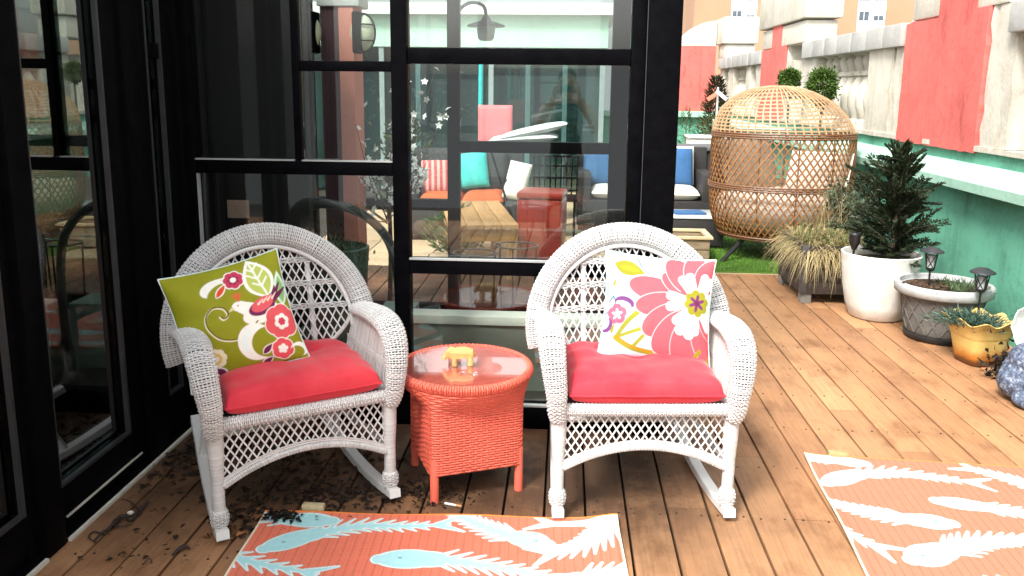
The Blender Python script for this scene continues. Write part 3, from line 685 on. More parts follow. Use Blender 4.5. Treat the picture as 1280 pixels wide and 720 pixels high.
def green_print(U, V):
    p = Paint(U, V, '#8f911c', .012)
    W_, CO, PU, AQ, DK = '#f4f4ea', '#e4536a', '#6d2350', '#d9f2e4', '#5a4a10'
    f = p.fill
    # curl and flower, upper middle
    d = np.maximum(sd_ell(U, V, -.24, .60, .22, .14, .3), -sd_ell(U, V, -.18, .52, .20, .10, .5)); f(d, W_); f(sd_line(U, V, [(-.32, .62), (-.15, .74), (.02, .74)], .02, .012), W_)
    f(sd_leaf(U, V, (-.22, .42), (-.02, .62), .05)-.012, W_); f(sd_leaf(U, V, (-.22, .42), (-.02, .62), .045), '#d8502e')
    f(sd_flower(U, V, .12, .66, .17, 7, .3)-.015, W_); f(sd_flower(U, V, .12, .66, .165, 7, .3), '#c43a5c'); f(sd_flower(U, V, .12, .66, .10, 7, .3, .22), '#8c2a4a'); f(np.hypot(U-.12, V-.66)-.05, W_)
    # big leaf
    d = sd_leaf(U, V, (.62, .20), (.42, .98), .27); f(d, W_); f(d+.05, '#b9c862'); f(np.abs(sd_line(U, V, [(.62, .2), (.5, .62), (.44, .9)], 0))-.018, W_)
    for a, b in (((.52, .56), (.36, .66)), ((.49, .7), (.38, .78)), ((.52, .56), (.66, .72)), ((.56, .42), (.42, .5)), ((.56, .42), (.68, .56)), ((.48, .74), (.58, .86))): f(sd_line(U, V, [a, b], .016), W_)
    d = sd_leaf(U, V, (.86, .0), (.90, .62), .13); f(d, '#d6efdc'); f(d+.04, '#8fc27a')
    # tail of the bird, body, wing
    f(sd_line(U, V, [(.55, .12), (.75, .24), (.88, .40)], .07, .015), PU); f(sd_line(U, V, [(.6, .1), (.84, .22), (.97, .30)], .06, .015), PU); f(sd_line(U, V, [(.7, .2), (.78, .36)], .04, .012), PU)
    f(sd_ell(U, V, .42, -.03, .33, .17, .12), W_); f(sd_ell(U, V, .10, .17, .13, .09, -.15), W_); f(sd_line(U, V, [(.12, .15), (.3, .03)], .10, .14), W_); f(sd_leaf(U, V, (.0, .18), (-.10, .12), .025), '#d8d0a0')
    d = sd_ell(U, V, .46, .06, .25, .13, .18); f(d, PU); f(sd_ell(U, V, .48, .11, .22, .11, .3), '#e2606a')
    for k in range(4): f(sd_line(U, V, [(.40+.09*k, .12+.015*k), (.50+.09*k, .19+.02*k)], .020, .006), '#f6d9c8')
    f(np.hypot(U-.07, V-.19)-.012, '#7a2a3c')
    for a in (-.5, -.2, .1, .45): f(sd_line(U, V, [(.10, .26), (.10+.14*math.sin(a), .26+.14*math.cos(a))], .008, .016), '#d8673e')
    f(sd_line(U, V, [(.44, -.19), (.43, -.28)], .009), PU); f(sd_line(U, V, [(.50, -.19), (.50, -.28)], .009), PU)
    # spiral
    sp = [(.30, -.16), (.10, -.30), (-.12, -.36), (-.36, -.27), (-.50, -.05), (-.48, .14), (-.34, .25), (-.18, .21), (-.13, .08), (-.21, .03), (-.25, .08)]
    sp = smooth_path(np.array([(a, b, 0) for a, b in sp]), 6)[:, :2]; f(sd_line(U, V, sp, .016, .022), '#e8e3c0'); f(sd_line(U, V, sp+.012, .010, .012), DK)
    # dots, cream flower
    for a, b, r_ in ((-.66, -.22, .035), (-.74, -.36, .035), (-.76, -.50, .035), (-.70, -.10, .028)): f(np.hypot(U-a, V-b)-r_, '#f2ecb8')
    f(sd_flower(U, V, -.50, -.58, .17, 8)-.008, '#f5eecb'); f(sd_flower(U, V, -.50, -.58, .10, 8), '#e9c66a'); f(np.hypot(U+.50, V+.58)-.05, W_)
    d = np.maximum(sd_ell(U, V, -.56, -.86, .17, .12), -sd_ell(U, V, -.62, -.90, .12, .09)); f(d-.02, W_); f(d, PU); f(sd_ell(U, V, -.62, -1.0, .25, .1), '#d8502e')
    # white crescent
    d = np.maximum(sd_ell(U, V, .20, -.50, .30, .34, .3), -sd_ell(U, V, .38, -.55, .27, .27, .3)); f(d, W_); f(d+.07, '#e8f6f4')
    # coral flowers
    f(sd_flower(U, V, .72, -.27, .30, 6, .2, .5)-.016, W_); f(sd_flower(U, V, .72, -.27, .30, 6, .2, .5), '#e05a60'); f(sd_flower(U, V, .72, -.27, .14, 6, .2), W_); f(sd_flower(U, V, .72, -.27, .07, 6), '#d0405c')
    f(sd_flower(U, V, .60, -.74, .19, 6, .5, .5)-.016, W_); f(sd_flower(U, V, .60, -.74, .19, 6, .5, .5), '#e2565e'); f(sd_flower(U, V, .60, -.74, .09, 5), W_)
    for a, b in (((.26, -.74), (.44, -.60)), ((.20, -.95), (.40, -.84))): f(sd_leaf(U, V, a, b, .055)-.012, W_); f(sd_leaf(U, V, a, b, .05), PU)
    d = np.maximum(sd_ell(U, V, .88, -.82, .16, .13), -sd_ell(U, V, .82, -.86, .14, .11)); f(d, W_)
    return p.c
green_print.back = '#80820f'
def flower_print(U, V):
    p = Paint(U, V, '#b2cfd4', .012); f = p.fill
    CO, OL, PU = '#e2535c', '#85831c', '#6b3a70'
    f(sd_ell(U, V, -.75, .45, .5, .5)+.1, '#8fc4d2', .85); f(sd_ell(U, V, -.55, -.3, .35, .5)+.1, '#98cad6', .8)
    # stem and leaf
    f(sd_line(U, V, [(-.42, .92), (-.34, .72), (-.2, .58), (.02, .45), (.2, .40)], .014, .012), '#566a86')
    d = sd_leaf(U, V, (-.84, .76), (-.26, .58), .15); f(d-.014, '#f6f6ea'); f(d, OL); f(sd_leaf(U, V, (-.75, .71), (-.35, .62), .06), '#8c8e1c')
    # lower outline leaves
    l1 = smooth_path(np.array([(-.72, -.62, 0), (-.5, -.28, 0), (-.2, -.03, 0), (.1, .05, 0)]), 5)[:, :2]; l2 = smooth_path(np.array([(-.72, -.62, 0), (-.35, -.46, 0), (.0, -.32, 0), (.2, -.1, 0)]), 5)[:, :2]
    l3 = smooth_path(np.array([(-.72, -.62, 0), (-.4, -.80, 0), (.0, -.86, 0), (.4, -.78, 0)]), 5)[:, :2]; l4 = smooth_path(np.array([(-.38, -.76, 0), (-.22, -.55, 0), (-.08, -.40, 0)]), 5)[:, :2]
    for l_, a, b in ((l1, .035, .06), (l2, .03, .05), (l3, .05, .05), (l4, .035, .03)): f(sd_line(U, V, l_, a, b), '#888a26')
    f(sd_line(U, V, l3+np.array([0, .02]), .02, .02), '#a67e1a')
    # small flower, purple curls
    f(sd_line(U, V, [(-.92, .02), (-.84, .12), (-.78, .02), (-.86, -.12), (-.98, -.2)], .012), '#50506c')
    d = np.maximum(sd_ell(U, V, -.62, .00, .20, .13, -.2), -sd_ell(U, V, -.66, -.04, .17, .09, -.1)); f(np.maximum(d, -(V+.06)), PU); f(sd_line(U, V, [(-.80, -.06), (-.9, -.16)], .03, .012), PU)
    f(sd_flower(U, V, -.74, -.20, .19, 5, .4, .5), '#e4566c'); f(sd_flower(U, V, -.74, -.20, .10, 5, .4, .2), '#fff4f0')
    f(np.maximum(sd_ell(U, V, -.93, -.40, .12, .14), -sd_ell(U, V, -.98, -.36, .1, .12)), PU); f(sd_leaf(U, V, (-.82, -.56), (-.78, -.36), .03), OL); f(sd_leaf(U, V, (-.86, .30), (-.80, .46), .03), OL)
    # big coral flower
    cx, cy = .70, .13
    for a, r_, w_ in ((2.93, 1.28, .27), (3.28, 1.12, .25), (2.5, .82, .2), (2.14, 1.0, .28), (1.66, .95, .27), (1.2, .9, .3), (.6, .8, .3), (3.72, 1.12, .30), (4.1, 1.2, .33), (4.5, 1.18, .33), (5.0, 1.1, .3), (5.5, .9, .3)):
        d = np.minimum(sd_ell(U, V, cx+math.cos(a)*r_*.60, cy+math.sin(a)*r_*.60, r_*.40, w_*.86, a), sd_cap(U, V, (cx, cy), (cx+math.cos(a)*r_*.5, cy+math.sin(a)*r_*.5), .05, w_*.5)); f(d-.009, '#f3c9c8'); f(d, CO)
    f(np.hypot(U-cx, V-cy)-.36, CO)
    for a in (2.97, 3.36, 2.2, 1.9, 1.3, 1.0, 3.9, 4.35, 4.7, 5.3, .45, 5.75, .0): f(sd_cap(U, V, (cx, cy), (cx+.50*math.cos(a), cy+.50*math.sin(a)), .06, .085), '#e2e2de')
    for a in (4.2, 4.5): f(sd_cap(U, V, (cx, cy), (cx+.58*math.cos(a), cy+.58*math.sin(a)), .06, .10), '#e2e2de')
    f(sd_flower(U, V, cx, cy, .245, 8, .2, .36), '#89861f'); f(sd_flower(U, V, cx, cy, .16, 6, .4, .20), '#6b2a58'); f(np.hypot(U-cx, V-cy)-.05, '#5a2048')
    f(sd_line(U, V, [(.62, -.98), (.80, -.72)], .035), OL); f(sd_line(U, V, [(.92, -.98), (1., -.80)], .03), OL)
    return p.c
flower_print.back = '#cfe2e0'
pm = print_mat('printed_cotton')
pillow('throw_pillow', MR, (.088, .318, .680), R(-6), R(24), R(4), .210, .066, flower_print, 'white pillow printed with a large pink flower, leaning in the right rocking chair', pm, 1)
pillow('throw_pillow', ML, (-.170, .258, .682), R(-6), R(20), R(-11.5), .207, .066, green_print, 'olive green pillow printed with a bird and flowers, leaning in the left rocking chair', pm, 4)

# ------------------------------------------------------------------ fish-bone rugs
def fish(p, X, Y, pts, w=.058, ribs=9, head=True, tail=True, flip=1):
    P = smooth_path(np.array([(a, b, 0) for a, b in pts]), 12)[:, :2]; L = np.concatenate([[0], np.cumsum(np.hypot(*np.diff(P, axis=0).T))]); T = L[-1]
    at = lambda q: np.array([np.interp(q*T, L, P[:, 0]), np.interp(q*T, L, P[:, 1])])
    tg = lambda q: (lambda v: v/np.linalg.norm(v))(at(min(q+.03, 1))-at(max(q-.03, 0)))
    d = sd_line(X, Y, P, .026, .006)
    if head:
        c = at(.14); t_ = tg(.14); d = np.minimum(d, sd_ell(X, Y, c[0], c[1], .155*T, w*.86, math.atan2(t_[1], t_[0])))
        c = at(.24); t_ = tg(.24); d = np.minimum(d, sd_ell(X, Y, c[0], c[1], .11*T, w*.72, math.atan2(t_[1], t_[0])))
    for i in range(ribs):
        q = .25+.58*i/(ribs-1); c = at(q); t_ = tg(q); n_ = np.array([-t_[1], t_[0]]); ln = w*(1.10-.55*i/(ribs-1))
        for s_ in (-1, 1):
            e = c+t_*ln*1.25+n_*s_*ln*.92; d = np.minimum(d, sd_cap(X, Y, c, e, .0130, .0018))
    if tail:
        c = at(.94); t_ = tg(.94); n_ = np.array([-t_[1], t_[0]])
        for s_ in (-1, 1): d = np.minimum(d, sd_cap(X, Y, c, c+t_*.085+n_*s_*.052, .017, .004))
    p.fill(d-.0040, '#86685c'); p.fill(d-.0024, '#e6f0ec'); p.fill(d+.0022, '#a6d8dc')
    if head:
        c = at(.10); p.fill(np.hypot((X-c[0])/1.6, Y-c[1]-.006)-.004, '#5d8f92')
def rug(label, loc, rot, W, L, nx, ny, fishes, lift):
    x = np.linspace(0, W, nx); y = np.linspace(0, -L, ny); X, Y = np.meshgrid(x, y, indexing='ij')
    p = Paint(X, Y, '#de7860', .0035)
    k = np.sin(X*2*math.pi/.0075); p.c *= (1-.06*(k > .2))[..., None]
    rib = np.abs(((X/.030)+.5) % 1-.5)*.030; p.fill(np.where((np.sin(Y*2*math.pi/.011) > -.35), rib-.0020, 1.), '#9c4e38', .8)
    for f_ in fishes: fish(p, X, Y, *f_)
    p.c *= (1-.10*(np.sin(X*2*math.pi/.0075) > .1)*(np.sin(Y*2*math.pi/.009) > 0))[..., None]
    p.fill(-(W-.006-np.abs(X-W/2)*2/1+0*X)+1e9, '#fff') if False else None
    p.fill(np.minimum(X, W-X)-.007, '#ddd6c0'); p.fill(np.minimum(-Y, L+Y)-.007, '#e9863f')
    Z = lift(X, Y)
    e = empty('outdoor_rug', loc, label, 'rug', rot, 'coral fish bone rugs on the deck')
    mb = MB(); mb.grid(np.stack([X, Y, Z+.006], -1)); n1 = mb.n
    c = p.c.reshape(-1, 3)
    # underside and rim
    ring = [(i, 0) for i in range(nx)]+[(nx-1, j) for j in range(1, ny)]+[(i, ny-1) for i in range(nx-2, -1, -1)]+[(0, j) for j in range(ny-2, 0, -1)]
    a = np.array([(X[i, j], Y[i, j], Z[i, j]+.006) for i, j in ring]); b = a-np.array([0, 0, .005]); cc = np.array([p.c[i, j] for i, j in ring])
    mb.grid(np.stack([a, b], 1), closed_u=True); c = np.vstack([c, np.repeat(cc, 2, 0)])
    mb.build('rug_mat', rug_m, e, fix=False, angle=180, color=c)
    return e
rug_m = print_mat('woven_plastic', .55, 260, .3)
F1 = [(((.073, -.239), (.20, -.145), (.36, -.085), (.52, -.083), (.66, -.064)), .056, 9), (((.997, -.174), (.823, -.098), (.651, .02)), .06, 8), (((.456, -.284), (.677, -.285), (.933, -.340), (1.1, -.40)), .06, 9), (((1.30, .10), (1.22, -.06), (1.12, -.175), (.99, -.232)), .075, 8), (((.25, -.056), (.10, -.05), (-.1, -.02), (-.3, .0)), .05, 8), (((-.35, -.22), (-.1, -.27), (.1, -.33), (.28, -.37)), .06, 8), (((1.3, .1), (1.2, -.02), (1.05, -.045), (.99, -.04)), .02, 3, False), (((1.02, -.42), (1.16, -.345), (1.35, -.31)), .06, 7), (((.12, -.62), (.3, -.55), (.6, -.56)), .06, 9), (((.5, -.9), (.75, -.75), (1.1, -.72)), .06, 9), (((.05, -1.0), (.3, -1.2), (.6, -1.25)), .06, 9)]
rug('coral rug with pale blue fish bones, dirty corner, before the chairs', (-1.036, 2.636, .004), R(2.53), 1.246, 1.75, 560, 420, F1, lambda X, Y: .0022*np.sin(X*9+Y*3)*np.sin(Y*8)+.002+.014*np.exp(-((X-1.246)**2+Y**2)/.006)+.006*np.exp(-np.abs(Y)/.02)*(np.sin(X*11)+1)*.5+.006*np.exp(-X/.03)*(np.sin(Y*13)+1)*.5)
F2 = [(((.032, -.259), (.17, -.165), (.33, -.125), (.48, -.15), (.62, -.178)), .056, 9), (((.393, -.512), (.25, -.50), (.10, -.46), (-.08, -.39)), .058, 9), (((.405, -.346), (.55, -.37), (.72, -.41), (.95, -.48)), .05, 9), (((.171, -.775), (.30, -.70), (.45, -.62), (.66, -.58)), .07, 9), (((.226, -.062), (.09, -.045), (-.15, -.02)), .045, 8), (((1.0, -.30), (.85, -.2), (.74, -.11), (.63, -.045)), .06, 8), (((-.30, -.42), (-.12, -.53), (.0, -.64), (.10, -.72)), .06, 7), (((1.2, -.7), (.95, -.63), (.7, -.72)), .06, 8), (((.6, -.95), (.4, -.9), (.1, -1.0)), .06, 9), (((.05, -1.2), (.3, -1.1), (.6, -1.2)), .06, 9)]
def lift2(X, Y): return .012*np.exp(-X/.035)*(1+np.sin(Y*9+.6))*.5+.0015*np.sin(X*6)*np.sin(Y*6)+.0015
rug('coral fish bone rug with bleached print and wavy left edge at right', (1.017, 3.290, .004), R(-3.2), 1.246, 1.75, 560, 420, F2, lift2)
# little wooden blocks holding the rug edges
for a, b, lb in (((375, 637), (403, 643), 'small pale wooden block at the back edge of the rug in front of the chairs'), ((1038, 570), (1062, 575), 'small olive wooden block at the back corner of the right rug')):
    p0 = AZ((a[0]+b[0])/2, b[1], .004); wd_ = AZ(b[0], b[1])[0]-AZ(a[0], b[1])[0]
    tag(MB().box((p0[0], p0[1]+.03, .016), (wd_, .028, .024), None, 0, .003).build('wooden_block', M('block_wood_'+str(int(a[0])), (.55, .45, .27) if a[0] < 900 else (.30, .26, .12), .8, .2, 40)), lb, 'block')

# ------------------------------------------------------------------ coral wicker side table
coral = M('coral_wicker', (.82, .15, .095), .5, .12, 9, .1, 200, island=.12); coral_b = M('coral_wicker_core', (.62, .06, .035), .8)
ta = math.atan2(2.91-2.785, -.146+.443)
st = empty('side_table', (-.365, 2.985, 0), 'coral red wicker side table with round glass top between the rocking chairs', 'side table', ta)
def S_tab(u, v):
    th = 2*math.pi*v+math.pi/4; z = .435-u*.327
    r0 = .250; q = .182
    c, s_ = np.cos(th), np.sin(th); pwr = 12.; rs = q/((np.abs(c)**pwr+np.abs(s_)**pwr)**(1/pwr))
    k = np.clip((z-.325)/.11, 0, 1); k = k*k*(3-2*k); rr = rs*(1-k)+r0*k; rr = np.where(k > 0, np.minimum(rr, r0), rr)
    p = np.stack([rr*c, rr*s_, z], -1); e = .02
    n = np.stack([c, s_, .25*k], -1); return p, n/np.linalg.norm(n, axis=-1, keepdims=True)
woven(MB(), S_tab, 34, 52, .0042, .0010, .0013, 312, closed=True, back=.0035, phase=.3).build('woven_body', [coral, coral_b], st, fix=False, angle=180)
def S_trim(u, v):
    th = 2*math.pi*u; a = 2*math.pi*v; n = np.stack([np.cos(a)*np.cos(th), np.cos(a)*np.sin(th), np.sin(a)], -1); c = np.stack([(.246)*np.cos(th), .246*np.sin(th), .446+0*th], -1); return c+n*np.array([.013, .013, .017]), n
woven(MB(), S_trim, 170, 5, .0042, .0016, .0012, 16, warps=False).build('rim', [coral, coral_b], st, fix=False, angle=180)
MB().lathe([(0, .447), (.238, .447), (.238, .452), (0, .452)], seg=48).build('woven_top', M('coral_top', (.84, .20, .14), .6, .1, 60, .5, 160), st)
for a in (-1, 1):
    for b in (-1, 1):
        MB().lathe([(.0, .0), (.0165, .0), (.0165, .17), (.0, .17)], (.163*a, .163*b, 0), 12).build('leg', coral, st, fix=False)
tg_ = glass_mat('table_glass', (.99, .99, .99), 2.2, .05)
MB().lathe([(0, .4545), (.238, .4545), (.241, .4575), (.238, .4605), (0, .4605)], seg=64).build('glass_top', tg_, st)
# wooden elephant and little wire hook on the glass
el = empty('wooden_elephant', (*AZ(578, 455, .461)[:2], .461), 'small yellow carved wooden elephant standing on the glass table top', 'figurine', R(8))
el_m = M('carved_wood', (.58, .37, .13), .6, .45, 30, .5, 90, stretch=(.35, 2, 2))
me_ = bpy.data.metaballs.new('x')
mb = MB()
mb.box((0, 0, .043), (.086, .052, .034), None, 0, .012); mb.ball((0, 0, .056), (.040, .024, .012), 2); mb.ball((-.046, 0, .042), (.021, .021, .021), 2)
for x in (-.030, .030):
    for y in (-.015, .015): mb.lathe([(0, 0), (.0115, 0), (.0105, .012), (.0125, .036), (0, .04)], (x, y, 0), 10)
mb.build('body', el_m, el)
bpy.data.metaballs.remove(me_)
MB().tube([(-.058, -.0, .042), (-.067, -.001, .030), (-.068, -.002, .018)], [.011, .009, .008], 8, sub=5).build('trunk', el_m, el)
for s_ in (-1, 1): MB().ball((-.042, .021*s_, .046), (.015, .004, .018), 2).build('ear', el_m, el)
MB().tube([(.041, 0, .048), (.048, 0, .036), (.047, 0, .026)], .003, 6, sub=3).build('tail', el_m, el)
c0 = AZ(587, 468, .461)
hk = smooth_path(np.array([(-.030, -.004, 0), (-.036, .006, 0), (-.024, .013, 0), (-.008, .006, 0), (.004, -.004, 0), (.018, -.012, 0), (.032, -.004, 0), (.026, .010, 0), (.012, .008, 0)]), 6)
tag(MB().tube(hk*1.0+np.array([c0[0], c0[1], .464]), .0022, 6).build('wire_hook', M('bright_steel', (.75, .72, .7), .2, .05, metal=.9)), 'small s shaped metal wire hook lying on the glass table top', 'hook')

# ------------------------------------------------------------------ plants: helpers
def leaves(mb, P, D, L, Wd, up=None, bend=.25, mi=0):
    """pointed folded leaves: base points, directions, lengths, widths"""
    P, D = np.asarray(P, float), np.asarray(D, float); n = len(P); D = D/np.linalg.norm(D, axis=1, keepdims=True)
    up = rng.normal(0, 1, (n, 3)) if up is None else np.broadcast_to(np.asarray(up, float), (n, 3))+rng.normal(0, .25, (n, 3))
    S = np.cross(D, up); S /= np.linalg.norm(S, axis=1, keepdims=True)+1e-9; Nn = np.cross(S, D)
    L = np.broadcast_to(L, (n,))[:, None]; Wd = np.broadcast_to(Wd, (n,))[:, None]
    a = P; m1 = P+D*L*.45+S*Wd*.5+Nn*L*bend*.12; m2 = P+D*L*.45-S*Wd*.5+Nn*L*bend*.12; t = P+D*L-Nn*L*bend*.3
    V = np.stack([a, m1, t, m2], 1).reshape(-1, 3); f = np.arange(4*n).reshape(n, 4); mb.add(V, f, mi); return mb
def blades(mb, base, direc, L, droop, wd, seg=5, mi=0):
    """arching grass blades as tapering ribbons"""
    base, direc = np.asarray(base, float), np.asarray(direc, float); n = len(base); direc = direc/np.linalg.norm(direc, axis=1, keepdims=True)
    t = np.linspace(0, 1, seg+1); L = np.broadcast_to(L, (n,)); droop = np.broadcast_to(droop, (n,))
    C = base[:, None]+direc[:, None]*(L[:, None]*t)[..., None]; C[..., 2] -= droop[:, None]*(t**2)
    S = np.cross(direc, [0, 0, 1.]); S /= np.linalg.norm(S, axis=1, keepdims=True)+1e-9
    w_ = np.broadcast_to(wd, (n,))[:, None]*(1-t**1.6*.92)
    V = np.stack([C-S[:, None]*w_[..., None]/2, C+S[:, None]*w_[..., None]/2], 2); I = np.arange(n*(seg+1)*2).reshape(n, seg+1, 2)
    f = np.stack([I[:, :-1, 0], I[:, :-1, 1], I[:, 1:, 1], I[:, 1:, 0]], -1).reshape(-1, 4); mb.add(V.reshape(-1, 3), f, mi); return mb
def sph(n, el0=-1., el1=1.):
    z = rng.uniform(el0, el1, n); a = rng.uniform(0, 2*math.pi, n); r = np.sqrt(1-z*z); return np.stack([r*np.cos(a), r*np.sin(a), z], -1)
def leafmat(name, c0, rough=.6, isl=.65): return M(name, c0, rough, .3, 6, island=isl, spec=.3)
soil = M('potting_soil', (.030, .020, .013), .95, .5, 40, .8, 70); bark = M('bark', (.09, .06, .04), .9, .3, 20, .5, 60)
# ------------------------------------------------------------------ arborvitae in white pot
wp = empty('white_pot', (2.12, 5.55, 0), 'tall round white pot with a dark evergreen shrub by the green wall', 'plant pot')
mb = MB(); mb.lathe([(0, 0), (.150, 0), (.172, .012), (.205, .10), (.228, .22), (.243, .36), (.250, .425), (.253, .44), (.246, .446), (.236, .44), (.232, .40), (.225, .34), (0, .34)], seg=48)
mb.build('pot_body', plaster('white_pot_glaze', (.66, .65, .60), (.30, .28, .22), .35, 3), wp, angle=60); MB().lathe([(0, .392), (.22, .385), (.226, .36)], seg=24).build('soil', soil, wp)
sh = empty('evergreen_shrub', (2.20, 5.58, .385), 'dark feathery evergreen shrub growing in the tall white pot', 'shrub')
mb = MB(); mb.tube([(0, 0, -.02), (.01, .0, .25), (-.02, .01, .5), (0, 0, .74)], [.016, .012, .006, .003], 7, sub=4).build('trunk', bark, sh)
mb = MB(); stem = MB()
for i in range(125):
    z0 = random.uniform(.0, .70); a = random.uniform(0, 2*math.pi); q = z0/.70
    ln = (.31 if q < .55 else .31*(1-(q-.55)/.62))*random.uniform(.45, 1.25)*(1 if q > .08 else .75); upk = .35+.9*q
    d = np.array([math.cos(a), math.sin(a)*.85, upk*random.uniform(.3, 2.2)-.1]); d += rng.normal(0, .30, 3); d /= np.linalg.norm(d)
    p0 = np.array([0, 0, z0]); tt = np.linspace(.12, 1, 15)
    C = p0+d*(tt*ln)[:, None]; C[:, 2] += .05*ln*np.sin(tt*3)
    stem.tube(C[[0, 5, 10, 14]], [.003, .001], 4)
    side = np.cross(d, [0, 0, 1.])+rng.normal(0, .35, 3); side /= np.linalg.norm(side)
    for s_ in (-1, 1):
        D = d*.9+side*s_*.75; sub = .085*(1-.55*tt)*(ln/.3)**.5
        leaves(mb, C, np.broadcast_to(D, C.shape)+rng.normal(0, .22, C.shape), sub*rng.uniform(.6, 1.2, 15), .013)
        for k in (.4, .75):
            P2 = C+D/np.linalg.norm(D)*(sub*k)[:, None]
            for s2 in (-1, 1): leaves(mb, P2, D+d*.4+np.cross(D, side)*s2*.6+rng.normal(0, .25, C.shape), sub*.5, .011)
    leaves(mb, C[-3:], np.broadcast_to(d, (3, 3))+rng.normal(0, .2, (3, 3)), .05, .012)
stem.build('branches', bark, sh); mb.build('foliage', leafmat('evergreen_leaf', (.032, .050, .020), .6, .8), sh, smooth=False, fix=False)
# solar stake light standing in the white pot
def stake(loc, label, hgt, kind, rot=0.):
    o = empty('solar_light', loc, label, 'solar light', rot, 'solar garden lights')
    bk = M('black_plastic', (.012, .012, .014), .35, .2, 30)
    if kind == 'torch':
        MB().lathe([(0, 0), (.008, 0), (.008, .05), (.016, .055), (.034, .10), (.038, .155), (.030, .165), (0, .168)], seg=16).build('lamp_body', bk, o); return o
    MB().lathe([(0, -.02), (.006, -.02), (.006, hgt-.15), (.018, hgt-.145), (.024, hgt-.135), (0, hgt-.132)], seg=10).build('stake', bk, o)
    mb = MB()
    for i in range(4):
        a0, a1 = i*math.pi/2, (i+1)*math.pi/2
        p = lambda a, z, r_: (r_*math.cos(a), r_*math.sin(a), z)
        z0, z1, r0, r1 = hgt-.135, hgt-.035, .028, .046
        mb.tube([p(a0, z0, r0), p(a0, z1, r1)], .0035, 5); mb.tube([p(a0, z0, r0), p(a1, z1, r1)], .0025, 5); mb.tube([p(a1, z0, r0), p(a0, z1, r1)], .0025, 5)
    mb.build('cage', bk, o)
    MB().lathe([(0, hgt-.13), (.020, hgt-.125), (.024, hgt-.05), (0, hgt-.045)], seg=12).build('lamp_glass', M('frosted_plastic', (.34, .36, .36), .3, .1), o)
    MB().lathe([(0, hgt), (.03, hgt-.004), (.066, hgt-.024), (.068, hgt-.032), (.05, hgt-.033), (0, hgt-.034)], seg=20).build('cap', M('dark_pewter', (.05, .055, .06), .4, .3, 20, metal=.4), o)
    return o
stake((1.91, 5.47, .42), 'black torch shaped solar light on the rim of the tall white pot', .17, 'torch')
# ------------------------------------------------------------------ lattice pot
lp = empty('lattice_pot', (2.335, 5.09, 0), 'wide grey pot with embossed diamond lattice and pale rim by the green wall', 'plant pot')
rr = lambda z: .185+.055*(z/.30)
mb = MB(); mb.lathe([(0, .03), (.175, .03), (.187, .04)]+[(rr(z), z) for z in np.linspace(.05, .30, 8)]+[(.2, .31), (0, .31)], seg=48)
for s_ in (-1, 1):
    for i in range(16):
        zz = np.linspace(.055, .262, 14); a = i*2*math.pi/16+s_*(zz-.05)/.205*2*math.pi/16*1.5
        mb.strands(np.stack([rr(zz)*np.cos(a), rr(zz)*np.sin(a), zz], -1)[None], np.stack([np.cos(a), np.sin(a), 0*a], -1)[None], .0055, .006)
mb.lathe([(rr(.27), .268), (rr(.27)+.010, .27), (rr(.28)+.010, .281), (rr(.29), .283)], seg=48)
mb.build('pot_body', plaster('grey_pot', (.125, .118, .108), (.05, .045, .04), .5, 4), lp, angle=50)
MB().lathe([(.2, .285), (.262, .285), (.276, .293), (.279, .325), (.276, .348), (.264, .353), (.248, .350), (.244, .32), (.2, .315)], seg=56).build('rim', plaster('grey_rim', (.38, .385, .385), (.2, .2, .19), .5, 5), lp, angle=60)
MB().lathe([(0, 0), (.185, 0), (.20, .012), (.205, .036), (.19, .04), (0, .03)], seg=40).build('saucer', M('dark_saucer', (.018, .017, .017), .6, .3), lp)
MB().lathe([(0, .327), (.12, .332), (.246, .318)], seg=28).build('soil', soil, lp)
mb = MB()
for i in range(260):
    p = np.array([-.13+random.gauss(0, .05), -.05+random.gauss(0, .06), .335+random.random()*.02]); mb.box(p, (random.uniform(.012, .035), random.uniform(.006, .014), .004), rz(random.uniform(0, 3)) @ rx(random.uniform(-.6, .6)))
tag_ = mb.build('mulch', M('bark_mulch', (.10, .055, .03), .9, .4, 30, island=.6), lp, smooth=False); tag_['kind'] = 'stuff'
gp_ = empty('sprouting_plant', (2.35, 5.05, .325), 'low grey green sprouts coming up in the lattice pot', 'plant')
mb = MB(); n = 420; c = rng.uniform([-.05, -.16, 0], [.2, .13, .01], (n, 3)); mb2 = leaves(mb, c, rng.normal(0, .6, (n, 3))+[0, 0, .9], rng.uniform(.025, .06, n), .007); mb.build('leaves', leafmat('sprout_leaf', (.10, .15, .07)), gp_, smooth=False, fix=False)
stake((2.20, 4.99, .32), 'cage shaped black solar lantern standing inside the lattice pot', .27, 'lantern', .3)
stake((2.40, 4.775, 0), 'taller black solar lantern on a stake between lattice pot and yellow pot', .515, 'lantern', .1)
